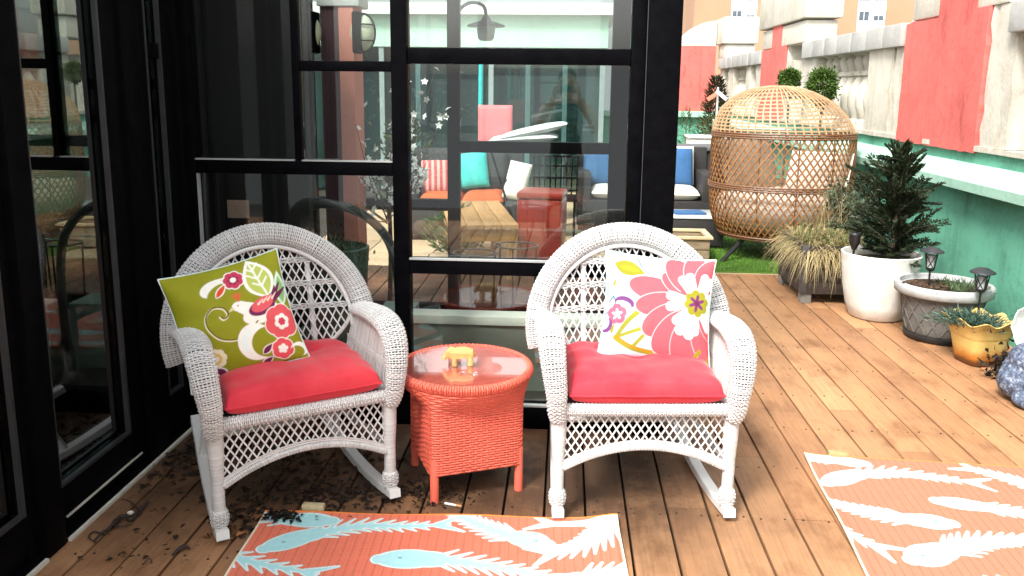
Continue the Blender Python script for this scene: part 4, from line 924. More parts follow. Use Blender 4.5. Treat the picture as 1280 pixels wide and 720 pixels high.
# ------------------------------------------------------------------ yellow pot
yp = empty('yellow_pot', (2.345, 4.62, 0), 'small yellow square pot with wavy rim and rusty stains, on the deck edge', 'plant pot', R(14))
def yel():
    s = NT('yellow_glaze'); co = s.coord(); sep = s.n('SeparateXYZ'); s.l(co, sep.inputs[0]); n1 = s.noise(co, 13, 6, .7)
    b = s.ramp(s.noise(co, 5, 3), [(.3, (.58, .38, .11)), (.7, (.68, .49, .18))])
    ad = s.n('Math', operation='MULTIPLY_ADD'); s.l(n1, ad.inputs[0]); ad.inputs[1].default_value = -.12; s.l(sep.outputs[2], ad.inputs[2])
    b = s.mix(s.ramp(ad.outputs[0], [(.0, .9), (.05, .0)]), b, (.50, .17, .02)); ad2 = s.n('Math', operation='MULTIPLY_ADD'); s.l(s.noise(co, 22, 6, .75), ad2.inputs[0]); ad2.inputs[1].default_value = -.055; s.l(sep.outputs[2], ad2.inputs[2])
    b = s.mix(s.ramp(ad2.outputs[0], [(.0, .8), (.02, .0)]), b, (.07, .025, .01)); b = s.mix(s.ramp(s.noise(co, 19, 4, .6), [(.66, .0), (.74, .6)]), b, (.28, .13, .03))
    s.l(b, s.b.inputs['Base Color']); s.b.inputs['Roughness'].default_value = .45; return s.m
yel_m = yel()
def sqw(P, a):
    r_ = np.hypot(P[..., 0], P[..., 1]); k = 1/((np.abs(np.cos(a))**5+np.abs(np.sin(a))**5)**(1/5)); P = P.copy(); P[..., 0] *= k; P[..., 1] *= k
    wv = np.clip((P[..., 2]-.17)/.08, 0, 1); P[..., 2] += .014*np.sin(a*8)*wv; P[..., 0] *= 1+.05*np.sin(a*8+.5)*wv; P[..., 1] *= 1+.05*np.sin(a*8+.5)*wv; return P
MB().lathe([(0, .0), (.082, 0), (.092, .008), (.105, .08), (.118, .15), (.119, .158), (.122, .163), (.124, .17), (.138, .225), (.158, .25), (.162, .256), (.156, .259), (.130, .232), (.118, .19), (0, .19)], seg=80, wob=sqw).build('pot_body', yel_m, yp, angle=60)
MB().lathe([(0, .222), (.128, .215)], seg=40, wob=sqw).build('soil', soil, yp)
su = empty('succulent_tuft', (2.305, 4.61, .222), 'spiky blue green tuft spilling over the yellow pot', 'plant')
mb = MB(); n = 900; c = np.stack([rng.normal(-.03, .07, n), rng.normal(0, .06, n), rng.uniform(0, .03, n)], -1); d = np.stack([c[:, 0]*9+rng.normal(0, .5, n), c[:, 1]*9+rng.normal(0, .5, n), rng.uniform(.4, 1.4, n)], -1)
leaves(mb, c, d, rng.uniform(.04, .085, n), .0065, bend=.6); mb.build('leaves', leafmat('succulent_leaf', (.07, .135, .10), .5), su, smooth=False, fix=False)
# ------------------------------------------------------------------ garden figure and tipped bowl at the right edge
gf = empty('garden_figure', (2.345, 4.03, 0), 'mottled blue grey stone animal figure with an orange bib at the right edge', 'garden ornament')
def stone_fig():
    s = NT('mottled_stone'); co = s.coord(); f = s.noise(co, 48, 6, .75); s.l(s.ramp(f, [(.36, (.02, .026, .045)), (.52, (.10, .13, .20)), (.66, (.42, .48, .58))]), s.b.inputs['Base Color']); s.b.inputs['Roughness'].default_value = .6; s.bump(s.noise(co, 45, 5), .8, .02); return s.m
mb = MB()
for c, r_ in (((0, .02, .13), (.155, .14, .13)), ((-.02, 0, .20), (.12, .12, .10)), ((.05, -.02, .27), (.10, .10, .095)), ((.05, -.03, .365), (.075, .075, .072)), ((-.10, -.10, .035), (.055, .085, .036)), ((.04, -.13, .035), (.05, .075, .036)), ((.15, -.11, .035), (.05, .08, .036)), ((-.12, .0, .10), (.06, .09, .08)), ((.02, -.09, .43), (.02, .02, .06)), ((.09, -.02, .43), (.022, .02, .065)), ((.05, -.105, .35), (.03, .035, .025))):
    mb.ball(c, r_, 3)
bo = mb.build('body', stone_fig(), gf, angle=180); rm = bo.modifiers.new('r', 'REMESH'); rm.mode = 'VOXEL'; rm.voxel_size = .009; rm.use_smooth_shade = True
tx = bpy.data.textures.new('fur', 'CLOUDS'); tx.noise_scale = .03; dp = bo.modifiers.new('d', 'DISPLACE'); dp.texture = tx; dp.strength = .012
mb = MB(); mb.ball((.060, -.100, .275), (.085, .05, .075), 3); mb.build('bib', M('orange_terracotta', (.62, .15, .07), .5, .2, 20), gf)
tb = empty('tipped_bowl', (2.53, 4.27, .06), 'white shell shaped bowl tipped on its side behind the stone figure', 'bowl')
mb = MB(); mb.lathe([(0, 0), (.06, .0), (.13, .05), (.18, .14), (.2, .22), (.193, .222), (.17, .145), (.12, .062), (0, .02)], seg=32, wob=lambda P, a: P*np.stack([1+.03*np.cos(a*12), 1+.03*np.cos(a*12), 1+0*a], -1)[None])
for i in range(len(mb.v)): mb.v[i] = mb.v[i]*.8 @ (rz(R(-20)) @ rx(R(62))).T+np.array([0, .10, .165])
mb.build('bowl_shell', plaster('bowl_white', (.66, .66, .64), (.3, .3, .28), .4, 6), tb, angle=60)
mb = MB(); mb.lathe([(0, -.06), (.11, -.06), (.09, .05), (.0, .05)], (0.02, .12, 0), 20); mb.build('bowl_foot', M('stone_foot', (.12, .11, .1), .9), tb)
dl = MB(); n = 170; c = np.stack([rng.normal(2.36, .045, n), rng.normal(4.34, .05, n), np.abs(rng.normal(.02, .09, n))], -1); leaves(dl, c, rng.normal(0, 1, (n, 3)), rng.uniform(.03, .07, n), .022, bend=1.)
tag(dl.build('dead_leaves', leafmat('dead_leaf', (.028, .018, .012), .8), smooth=False, fix=False), 'brown dead leaves heaped between the yellow pot and the stone figure', 'dead leaves', kind='stuff')
# ------------------------------------------------------------------ grass planter
gb = empty('wooden_planter', (1.93, 6.18, 0), 'dark weathered wooden planter box on small feet, full of straw coloured grass', 'planter')
pb = M('weathered_board', (.040, .028, .022), .8, .4, 9, .5, 40, stretch=(.3, .3, 3))
mb = MB()
for i in range(4): mb.box((0, -.33, .115+i*.088), (.44, .022, .084), None, 0, .004); mb.box((-.22, 0, .115+i*.088), (.022, .64, .084), None, 0, .004); mb.box((.22, 0, .115+i*.088), (.022, .64, .084), None, 0, .004)
mb.box((0, .33, .25), (.44, .022, .35)); mb.box((0, 0, .36), (.41, .63, .02)); mb.build('box', pb, gb)
mb = MB()
for a in (-1, 1):
    for b in (-1, 1): MB().box((.19*a, .29*b, .035), (.075, .075, .07), None, 0, .006).build('foot', M('grey_block', (.20, .19, .17), .9, .3, 12), gb)
for a in (-1, 1): MB().box((.222*a, -.333, .25), (.05, .035, .35), None, 0, .004).build('corner_strap', M('galvanised', (.09, .09, .09), .5, .4, 25, metal=.6), gb)
gr = empty('ornamental_grass', (1.93, 6.18, .37), 'arching straw coloured ornamental grass spilling over the dark planter', 'plant')
mb = MB(); n = 1900; b = np.stack([rng.uniform(-.19, .19, n), rng.uniform(-.30, .28, n), np.zeros(n)], -1); a = rng.uniform(0, 2*math.pi, n)
d = np.stack([np.cos(a)+b[:, 0]*3-.25, np.sin(a)+b[:, 1]*2-.7, rng.uniform(.5, 1.5, n)], -1); L = rng.uniform(.20, .36, n)
blades(mb, b, d, L, L*rng.uniform(.5, 1.1, n), rng.uniform(.004, .007, n), 7); mb.build('straw_blades', leafmat('straw', (.52, .41, .20), .7, .5), gr, smooth=False, fix=False)
mb = MB(); n = 700; b = np.stack([rng.uniform(-.19, .19, n), rng.uniform(-.25, .28, n), np.zeros(n)], -1); a = rng.uniform(0, 2*math.pi, n)
d = np.stack([np.cos(a)-.2, np.sin(a)-.3, rng.uniform(.8, 2.2, n)], -1); L = rng.uniform(.22, .42, n); blades(mb, b, d, L, L*rng.uniform(.4, 1.1, n), .0045, 6); mb.build('green_blades', leafmat('green_blade', (.13, .16, .05), .7), gr, smooth=False, fix=False)
mb = MB(); n = 60; b = np.stack([rng.uniform(-.05, .2, n), rng.uniform(.0, .3, n), np.zeros(n)], -1); d = np.stack([rng.normal(.1, .4, n), rng.normal(0, .3, n), np.full(n, 1.6)], -1); L = rng.uniform(.5, .75, n); blades(mb, b, d, L, L*.35, .004, 8); mb.build('seed_stalks', leafmat('stalk', (.42, .33, .17), .7), gr, smooth=False, fix=False)
# grey green leafy shrub behind planter and white pot
gs = empty('leafy_shrub', (2.26, 6.55, 0), 'grey green leafy shrub between the grass planter and the white pot', 'shrub')
mb = MB(); st_ = MB()
for i in range(34):
    a = random.uniform(0, 6.28); e = np.array([.30*math.cos(a)*random.random()**.5-.02, .25*math.sin(a)*random.random()**.5, random.uniform(.42, .86)])
    C = smooth_path(np.array([(0, 0, .2), e*[.4, .4, .7], e]), 6); st_.tube(C, [.006, .002], 5)
    n = 46; q = rng.uniform(.35, 1, n); P = np.stack([np.interp(q, np.linspace(0, 1, len(C)), C[:, k]) for k in range(3)], -1)+rng.normal(0, .02, (n, 3)); leaves(mb, P, rng.normal(0, 1, (n, 3))+[0, 0, .4], rng.uniform(.03, .055, n), .02)
st_.build('stems', bark, gs); mb.build('foliage', leafmat('grey_leaf', (.085, .115, .062)), gs, smooth=False, fix=False)
MB().lathe([(0, 0), (.14, 0), (.17, .28), (.15, .28), (0, .25)], seg=24).build('nursery_pot', M('nursery_pot', (.02, .02, .02), .6), gs)
# ------------------------------------------------------------------ egg chair
ec = empty('egg_chair', (1.95, 7.62, 0), 'large rattan egg chair with open lattice shell, seen from behind, on artificial grass', 'egg chair', R(0))
rat = M('rattan', (.27, .125, .042), .5, .25, 14, .2, 90, island=.35); rat_p = M('rattan_pale', (.46, .30, .16), .5, .2, 14, .2, 90, island=.25); rat_d = M('rattan_binding', (.15, .062, .022), .5, .3, 20, .3, 120)  # dome lattice gets a paler rattan than the lower shell
def eggr(z):                                                     # radius of the shell at height z
    lo = .625*np.clip(1-((.66-z)/.62).clip(0)**2.6*.42, 0, 1); hi = .625*np.sqrt(np.clip(1-((z-.98)/.56).clip(0)**2.5, 0, 1)); return np.where(z < .66, lo, np.minimum(hi, .625))
def eggp(a, z, off=0.): r_ = eggr(z)+off; return np.stack([r_*np.cos(a)+-.17*((z-1.1).clip(0)), .92*r_*np.sin(a), z], -1)
OPEN = lambda a, z: (np.cos(a-R(72)) > .45) & (z > .62) & (z < 1.42)       # opening away from the viewer
def egg_strands(mb, A, Z, hw, ht, off):
    for a, z in zip(A, Z):
        ok = ~OPEN(a, z)&(z>.2)
        idx = np.where(ok)[0]
        if len(idx) < 4: continue
        for run in np.split(idx, np.where(np.diff(idx) > 1)[0]+1):
            if len(run) < 4: continue
            P = eggp(a[run], z[run], off); N = np.stack([np.cos(a[run]), np.sin(a[run]), .2*np.ones(len(run))], -1); mb.strands(P[None], N[None], hw, ht)
mb = MB(); t = np.linspace(0, 1, 40)
for s_ in (-1, 1):
    egg_strands(mb, [i*2*math.pi/62+s_*t*1.05 for i in range(62)], [.21+t*.90]*62, .0072, .004, .003*s_)
mb.build('lower_lattice', rat, ec, fix=False)
mb = MB()
egg_strands(mb, [np.full(40, i*2*math.pi/58) for i in range(58)], [1.10+t*.437]*58, .0068, .004, .003)
for z in np.linspace(1.13, 1.53, 13):
    a = np.linspace(0, 2*math.pi, 90); tilt = .05*np.cos(a-.4); egg_strands(mb, [a], [np.clip(z+tilt*(z-1.1)*1.6, 0, 1.535)], .0068, .004, -.002)
mb.build('dome_lattice', rat_p, ec, fix=False)
a = np.linspace(0, 2*math.pi, 120)
for z, n_ in ((.215, 2), (.655, 3), (1.105, 3)):
    mb = MB()
    for k in range(n_): aa = a[~OPEN(a, np.full(120, z+.015*k))] if z > .62 else a; P = eggp(aa, np.full(len(aa), z+.018*k-.01), .008); mb.strands(P[None], np.array([0, 0, 1.]), .0085, .0085, 6)
    mb.build('hoop', rat_d, ec)
mb = MB()
for i in range(12):
    if not OPEN(np.array([i*math.pi/6]), np.array([1.]))[0]: z = np.linspace(.2, 1.10, 20); P = eggp(np.full(20, i*math.pi/6), z, -.008); mb.strands(P[None], np.array([.3, .4, .1]), .0065, .0065, 6)
mb.build('upright_ribs', rat_d, ec)
bk2 = M('black_leg', (.008, .008, .008), .4)
for x, y in ((-.32, -.22), (.32, -.22), (-.3, .3), (.3, .3)): MB().tube([(x*.9, y*.9, .24), (x*1.75, y*1.75, 0)], [.024, .020], 8).build('leg', bk2, ec)
MB().lathe([(0, .2), (.40, .2), (.42, .225), (0, .225)], seg=30).build('seat_base', rat_d, ec)
cw = M('cream_cloth', (.80, .74, .66), .9, .06, 8, .3, 60)
def puff(mb, c, half, rot=None, p=2.6, n=26):
    u = np.linspace(-1, 1, n); U, V = np.meshgrid(u, u, indexing='ij'); e = ((1-np.abs(U)**p)*(1-np.abs(V)**p)).clip(0)**.45
    for s_ in (-1, 1):
        P = np.stack([U*half[0], V*half[1], s_*e*half[2]], -1).reshape(-1, 3)
        if rot is not None: P = P @ np.array(rot).T
        P = P.reshape(n, n, 3)+np.array(c); mb.grid(P if s_ > 0 else P[::-1])
    return mb
def softgood(name, loc, half, rot, mat, label, cat, group=None):
    o = puff(MB(), (0, 0, 0), half).build(name, mat, angle=180); o.location = loc; o.rotation_euler = Matrix(rot).to_euler() if rot is not None else (0, 0, 0)
    return tag(o, label, cat, group)
I3 = np.eye(3)
o = MB().lathe([(0, -.17), (.36, -.17), (.47, -.10), (.545, .0), (.555, .09), (.53, .13), (.45, .175), (.25, .19), (0, .175)], seg=40).build('seat_pad', cw, angle=180); o.location = (1.95, 7.62, .42); o.scale = (1, .92, 1)
tag(o, 'thick round cream seat pad inside the rattan egg chair', 'cushion')
softgood('back_cushion', (2.22, 7.42, .74), (.28, .24, .10), rz(R(-40)) @ rx(R(72)), cw, 'cream back cushion propped on the right inside the egg chair', 'cushion')
softgood('back_cushion', (1.70, 7.80, .82), (.30, .24, .10), rz(R(30)) @ rx(R(74)), M('taupe_cloth', (.34, .28, .22), .9), 'taupe back cushion propped on the left inside the egg chair', 'cushion')
# ------------------------------------------------------------------ topiaries beside the parapet
def topiary(x, y, zc, rx_, rz_, label):
    o = empty('topiary', (x, y, 0), label, 'topiary', group='clipped topiary shrubs by the parapet')
    MB().tube([(0, 0, .3), (.01, 0, zc-rz_*.6)], [.016, .012], 7).build('trunk', bark, o)
    MB().lathe([(0, 0), (.16, 0), (.20, .36), (.18, .36), (0, .32)], seg=24).build('pot', M('topiary_pot', (.10, .07, .05), .8), o)
    n = 3400; d = sph(n); f = rng.uniform(.5, 1.03, n)**.6; f[:260] = rng.uniform(1.0, 1.26, 260); bumps = 1+.10*np.sin(d[:, 0]*7+x)*np.cos(d[:, 1]*6)+.07*np.sin(d[:, 2]*11)
    P = d*(f*bumps)[:, None]*[rx_, rx_, rz_]+[0, 0, zc]; mb = MB(); leaves(mb, P, d+rng.normal(0, .6, (n, 3)), rng.uniform(.022, .042, n), .018)
    mb.build('foliage', leafmat('topiary_leaf', (.075, .15, .018), .6, .75), o, smooth=False, fix=False); return o
p = AX(987, 99, 2.5); topiary(p[0], p[1], p[2], .105, .10, 'smaller clipped green topiary ball above the egg chair, left of its pair')
p = AX(1028, 108, 2.5); topiary(p[0], p[1], p[2], .13, .165, 'larger bright green topiary in front of the balusters, right of its pair')

# ------------------------------------------------------------------ terrace beyond: sofa, tables, planters
wick_d = M('dark_wicker', (.020, .018, .017), .6, .4, 60, .6, 150); cream = M('cream_cushion', (.74, .71, .64), .9, .06, 8, .2, 60); navy = M('blue_cloth', (.025, .09, .21), .9, .15, 12)
def sofa(loc, rot, W, D, label, seat_m, name='wicker_sofa', back_m=None):
    o = empty(name, loc, label, 'sofa', rot)
    MB().box((0, D/2, .19), (W, D, .28), None, 0, .02).build('base', wick_d, o); MB().box((0, D-.06, .58), (W, .12, .56), None, 0, .02).build('back_frame', wick_d, o)
    for s_ in (-1, 1): MB().box((s_*(W/2-.07), D/2-.06, .46), (.14, D-.125, .32), None, 0, .02).build('armrest', wick_d, o)
    for a in (-1, 1):
        for b in (.05, D-.05): MB().box((a*(W/2-.05), b, .025), (.06, .06, .05)).build('foot', wick_d, o)
    n = 2 if W < 1.6 else 3; w_ = (W-.3)/n
    for i in range(n):
        x = -W/2+.15+w_*(i+.5); puff(MB(), (x, D/2-.08, .395), (w_/2-.005, D/2-.09, .075), None, 5).build('seat_cushion', seat_m, o, angle=180)
        puff(MB(), (x, D-.24, .66), (w_/2-.01, .22, .09), rx(R(72)), 4).build('back_cushion', back_m or seat_m, o, angle=180)
    return o
sofa((.86, 8.78, 0), 0, 1.46, .78, 'dark wicker sofa with cream cushions on the terrace behind the corner post', cream)
softgood('blue_pillow', (1.19, 9.20, .66), (.21, .21, .08), rx(R(70)), navy, 'navy blue pillow at the right end of the cream sofa', 'pillow')
softgood('blue_pillow', (.40, 9.20, .66), (.20, .21, .08), rx(R(70)), navy, 'navy blue pillow at the left end of the cream sofa, seen through glass', 'pillow')
ct = empty('coffee_table', (1.12, 8.05, 0), 'low dark wicker coffee table with pale glass top in front of the cream sofa', 'table')
MB().box((0, 0, .16), (.78, .46, .26), None, 0, .015).build('base', wick_d, ct); MB().box((0, 0, .305), (.80, .48, .022), None, 0, .004).build('top', M('pale_top', (.62, .64, .62), .12, .05), ct)
tag(MB().box((1.20, 8.02, .326), (.30, .22, .018), rz(.12), 0, .003).build('blue_tray', navy), 'flat blue tray lying on the pale coffee table top', 'tray')
cr = empty('wooden_crate', (1.06, 7.42, 0), 'open pale wooden crate planter in front of the coffee table', 'crate')
old = M('old_timber', (.24, .18, .11), .8, .35, 12, .3, 40, stretch=(1, 1, 4))
mb = MB()
for k in range(2): mb.box((0, -.20, .06+k*.10), (.44, .02, .09)); mb.box((0, .20, .06+k*.10), (.44, .02, .09)); mb.box((-.21, 0, .06+k*.10), (.02, .38, .09)); mb.box((.21, 0, .06+k*.10), (.02, .38, .09))
mb.box((0, 0, .10), (.40, .38, .02)); mb.build('box', old, cr, smooth=False)
mb = MB(); mb.box((0, -.205, .218), (.49, .05, .02)); mb.box((0, .205, .218), (.49, .05, .02)); mb.box((-.22, 0, .2185), (.05, .36, .02)); mb.box((.22, 0, .2185), (.05, .36, .02)); mb.build('rim', timber, cr, smooth=False)
wr = empty('wicker_planter', (1.25, 10.3, 0), 'long dark slatted wicker planter behind the cream sofa', 'planter')
mb = MB()
for i in range(46): mb.box((-.95+i*.042, -.20, .40), (.024, .012, .72))
mb.build('slat_front', wick_d, wr, smooth=False); MB().box((0, 0, .40), (1.9, .38, .74)).build('box', M('planter_dark', (.012, .012, .013), .7), wr); MB().box((0, -.01, .80), (1.98, .46, .06), None, 0, .02).build('rail', M('grey_rail', (.10, .105, .11), .5, .1), wr)
wb = empty('white_planter', (1.86, 11.1, 0), 'white box planter with scrubby plants beneath the dark evergreen', 'planter')
MB().box((0, 0, .45), (.5, .4, .86), None, 0, .015).build('box', plaster('white_box', (.62, .60, .54), (.3, .28, .2), .4), wb); MB().box((0, 0, .89), (.54, .44, .03), None, 0, .008).build('rim', white_p, wb)
def bush(name, loc, h, r_, n, col, label, cat, cone=False, lw=(.05, .016)):
    o = empty(name, loc, label, cat); MB().tube([(0, 0, 0), (.01, .0, h*.5), (0, 0, h*.9)], [.018, .006], 6).build('trunk', bark, o)
    z = rng.uniform(.08, 1, n); rad = r_*((1-z)**.6*1.1+.12 if cone else np.sin(math.pi*np.clip(z*.85+.1, 0, 1)))*rng.uniform(.25, 1.1, n); a = rng.uniform(0, 6.28, n)
    P = np.stack([rad*np.cos(a), rad*np.sin(a), z*h], -1); D = np.stack([np.cos(a), np.sin(a), rng.uniform(.2, 1.6, n)], -1)+rng.normal(0, .3, (n, 3))
    leaves(MB(), P, D, rng.uniform(.6, 1.3, n)*lw[0], lw[1]).build('foliage', leafmat(name+'_leaf', col), o, smooth=False, fix=False) if False else None
    mb = MB(); leaves(mb, P, D, rng.uniform(.6, 1.3, n)*lw[0], lw[1]); mb.build('foliage', leafmat(cat+'_leaf'+str(n), col), o, smooth=False, fix=False); return o
bush('evergreen_tree', (2.10, 12.0, 0), 1.66, .26, 2600, (.045, .045, .018), 'narrow dark olive evergreen tree in the far right corner of the terrace', 'tree', True, (.08, .02))
bush('thin_shrub', (1.66, 11.7, .0), 1.22, .20, 500, (.07, .10, .03), 'sparse thin shrub against the far green wall, beside the corner post', 'shrub', False, (.07, .012))
bush('low_shrub', (1.94, 11.1, .88), .26, .2, 300, (.08, .11, .03), 'low scrubby plant growing in the white box planter', 'plant', False, (.06, .012))
tag(MB().tube([(1.86, 10.5, 0), (1.86, 10.5, 1.53)], .012, 8).build('white_pole', white_p), 'thin white pole standing beside the rattan egg chair', 'pole')
fl = empty('pinwheel', (1.83, 10.44, 1.43), 'small red and white garden pinwheel on the thin white pole', 'pinwheel')
MB().box((-.05, 0, -.02), (.13, .012, .05), ry(R(-35)), 0, .004).build('vane', M('pin_red', (.7, .2, .12), .5), fl); MB().box((.07, .014, .0), (.17, .012, .045), ry(R(38)), 0, .004).build('vane', white_p, fl)
# ------------------------------------------------------------------ terrace seen through the porch
pg = plaster('pale_green_plaster', (.42, .62, .50), (.3, .42, .34), .3, 1)
ph = empty('penthouse', (-2, 12, 0), 'pale green rooftop penthouse with dark glass walls, seen through the porch', 'building')
def ppart(mb, name, mat, **k):
    for i in range(len(mb.v)): mb.v[i] = mb.v[i]-np.array([-2, 12, 0])
    return mb.build(name, mat, ph, **k)
ppart(MB().span((-6, 12, 2.06), (.56, 15, 2.50)), 'parapet_band', pg, smooth=False); ppart(MB().span((-6.1, 11.85, 2.502), (.70, 15.1, 2.66)), 'cornice', white_p, smooth=False)
ppart(MB().span((-6, 12.3, -.04), (.5, 15, 2.06)), 'dark_interior', M('teal_dark', (.028, .062, .062), .6, .3, 2), smooth=False)
for i, x in enumerate(np.arange(-5.9, .5, .53)): ppart(MB().span((x, 12.02, 0), (x+.07, 12.12, 2.058)), 'glass_mullion', M('teal_frame', (.05, .11, .11), .5) if i % 3 else M('grey_frame', (.25, .3, .3), .5), smooth=False)
gd = glass_mat('penthouse_glass', (.7, .85, .83), 2.2)
ppart(MB().span((-5.9, 12.06, .02), (.4, 12.07, 2.05)), 'glass_wall', gd, smooth=False)
# orange lounge sofa with pillows
orange = M('orange_cloth', (.50, .10, .025), .85, .12, 8); 
ls = sofa((-1.02, 8.0, 0), 0, 1.15, .78, 'dark lounge seat with orange cushions seen through the porch glass', orange, 'lounge_sofa', M('charcoal_cloth', (.03, .03, .03), .9))
def stripes():
    s = NT('striped_cloth'); wv = s.n('TexWave'); wv.inputs['Scale'].default_value = 5.5; wv.bands_direction = 'X'; s.l(s.coord(), wv.inputs['Vector']); s.l(s.ramp(wv.outputs['Fac'], [(.4, (.42, .07, .08)), (.6, (.62, .32, .28))]), s.b.inputs['Base Color']); s.b.inputs['Roughness'].default_value = .9; return s.m
softgood('striped_pillow', (-1.26, 8.30, .60), (.20, .18, .08), rz(R(10)) @ rx(R(64)), stripes(), 'dusky red striped pillow at the left end of the orange lounge seat', 'pillow')
softgood('turquoise_pillow', (-.95, 8.40, .66), (.16, .19, .07), rx(R(70)) @ rz(R(8)), M('turquoise_cloth', (.05, .45, .42), .8), 'turquoise pillow standing on the orange lounge seat behind the porch glass', 'pillow')
softgood('white_pillow', (-.47, 8.05, .60), (.11, .19, .07), rx(R(70)) @ rz(R(-12)), cream, 'white pillow beside the orange lounge seat, leaning against the wire chair', 'pillow')
be = empty('plank_bench', (-.62, 6.28, 0), 'pale orange plank bench running away behind the porch glass', 'bench', R(11))
pk = M('orange_plank', (.58, .30, .12), .6, .2, 5, .2, 40, stretch=(6, .6, 6), island=.25); mb = MB()
for i in range(4): mb.box((-.205+i*.137, .70, .43), (.131, 1.40, .035), None, 0, .004)
mb.build('top', pk, be); MB().box((0, .06, .36), (.54, .04, .10), None, 0, .004).build('apron', M('mustard_paint', (.52, .24, .03), .6, .2), be)
for a in (-.22, .22):
    for b in (.07, 1.33): MB().box((a, b, .205), (.06, .055, .41), None, 0, .003).build('leg', pk, be)
ro_ = empty('red_ottoman', (-.19, 6.95, 0), 'dark red cube ottoman standing right of the plank bench', 'ottoman', R(-6))
rd = M('red_leather', (.30, .022, .012), .32, .3, 5); MB().box((0, 0, .31), (.38, .38, .56), None, 0, .03).build('body', rd, ro_); MB().box((0, 0, .62), (.39, .39, .055), None, 0, .025).build('lid', rd, ro_); MB().box((0, -.001, .03), (.34, .34, .03)).build('plinth', wick_d, ro_)
rc = empty('red_chair', (-.82, 9.6, 0), 'coral red high backed patio chair beyond the porch', 'chair', R(8))
rdc = M('coral_plastic', (.72, .16, .17), .5, .1)
bk_ = puff(MB(), (0, .02, 1.06), (.20, .24, .035), rx(R(82)), 6).build('backrest', rdc, rc, angle=180); puff(MB(), (0, -.22, .72), (.21, .21, .03), None, 6).build('seat', rdc, rc, angle=180)
for a in (-.18, .18):
    for b in (-.38, .0): MB().tube([(a, b, 0), (a*.95, b, .70)], .014, 6).build('leg', black, rc)
lt = empty('patio_table', (-.40, 9.35, 0), 'dark patio table carrying folded lounger cushions beyond the porch', 'table')
MB().box((0, 0, .86), (.95, .6, .04), None, 0, .01).build('top', wick_d, lt)
for a in (-.4, .4):
    for b in (-.24, .24): MB().box((a, b, .42), (.05, .05, .84)).build('leg', wick_d, lt)
for k, (dx, dz, t_, lb) in enumerate(((-.05, .0, -.06, 'lower folded pale grey lounger cushion, lying on the dark patio table'), (.06, .085, -.22, 'upper folded pale grey lounger cushion, tilted on the dark patio table'))):
    softgood('lounger_cushion', (-.42+dx, 9.30, .945+dz), (.38, .25, .05), ry(t_), M('pale_grey_cloth', (.58, .60, .60), .9, .08), lb, 'cushion', 'folded lounger cushions')
tag(MB().tube([(-1.01, 9.7, 0), (-1.0, 9.7, 1.9)], .028, 10).build('turquoise_pole', M('turquoise_paint', (.04, .50, .50), .4)), 'bright turquoise pole standing behind the red chair', 'pole')
wc = empty('wire_chair', (-.10, 8.35, 0), 'black wire patio chair behind the red ottoman', 'chair')
mb = MB()
for i in range(9): mb.tube([(-.22+i*.055, .2, .40), (-.23+i*.0575, .26, .80)], .008, 5)
for z in (.45, .58, .7, .8): mb.tube([(-.24, .2+.06*(z-.4)/.4, z), (.24, .2+.06*(z-.4)/.4, z)], .010, 5)
mb.build('back', black, wc); mb = MB(); mb.box((0, 0, .40), (.46, .42, .03), None, 0, .01); mb.build('seat', black, wc)
for a in (-.2, .2):
    for b in (-.18, .18): MB().tube([(a, b, 0), (a, b, .39)], .012, 6).build('leg', black, wc)
ln = empty('garden_lantern', (-.72, 7.4, 0), 'black garden lantern on a slim post, seen at the top of the porch glass', 'lantern')
MB().tube([(-.26, 0, 0), (-.26, 0, 1.9), (-.24, 0, 2.14), (-.14, 0, 2.22), (-.03, 0, 2.2), (0, 0, 2.13)], .016, 8, sub=5).build('post', black, ln); MB().lathe([(0, 1.9), (.05, 1.9), (.07, 1.92), (.085, 2.02), (.06, 2.02), (0, 2.0)], seg=12).build('lamp_glass', M('lantern_glass', (.2, .25, .25), .2), ln); MB().lathe([(0, 2.14), (.02, 2.12), (.05, 2.07), (.16, 2.035), (.17, 2.02), (0, 2.022)], seg=16).build('hood', black, ln)
bush('patio_shrub', (-1.75, 8.9, 0), 1.25, .30, 900, (.05, .09, .03), 'dark green bushy plant left of the orange lounge seat beyond the porch', 'shrub', False, (.09, .03))
bush('patio_grass', (-.98, 7.25, 0), .42, .26, 500, (.08, .14, .04), 'low leafy plant in front of the orange lounge seat', 'plant', False, (.10, .025))
lb_ = empty('broom', (-.30, 6.62, 0), 'thin black broom with a dark red head leaning beside the red ottoman', 'broom')
MB().tube([(.0, 0, .06), (-.36, .52, 1.0)], .010, 8).build('stick', black, lb_); MB().box((0, 0, .05), (.05, .20, .10), ry(R(-14)), 0, .012).build('head', rd, lb_)
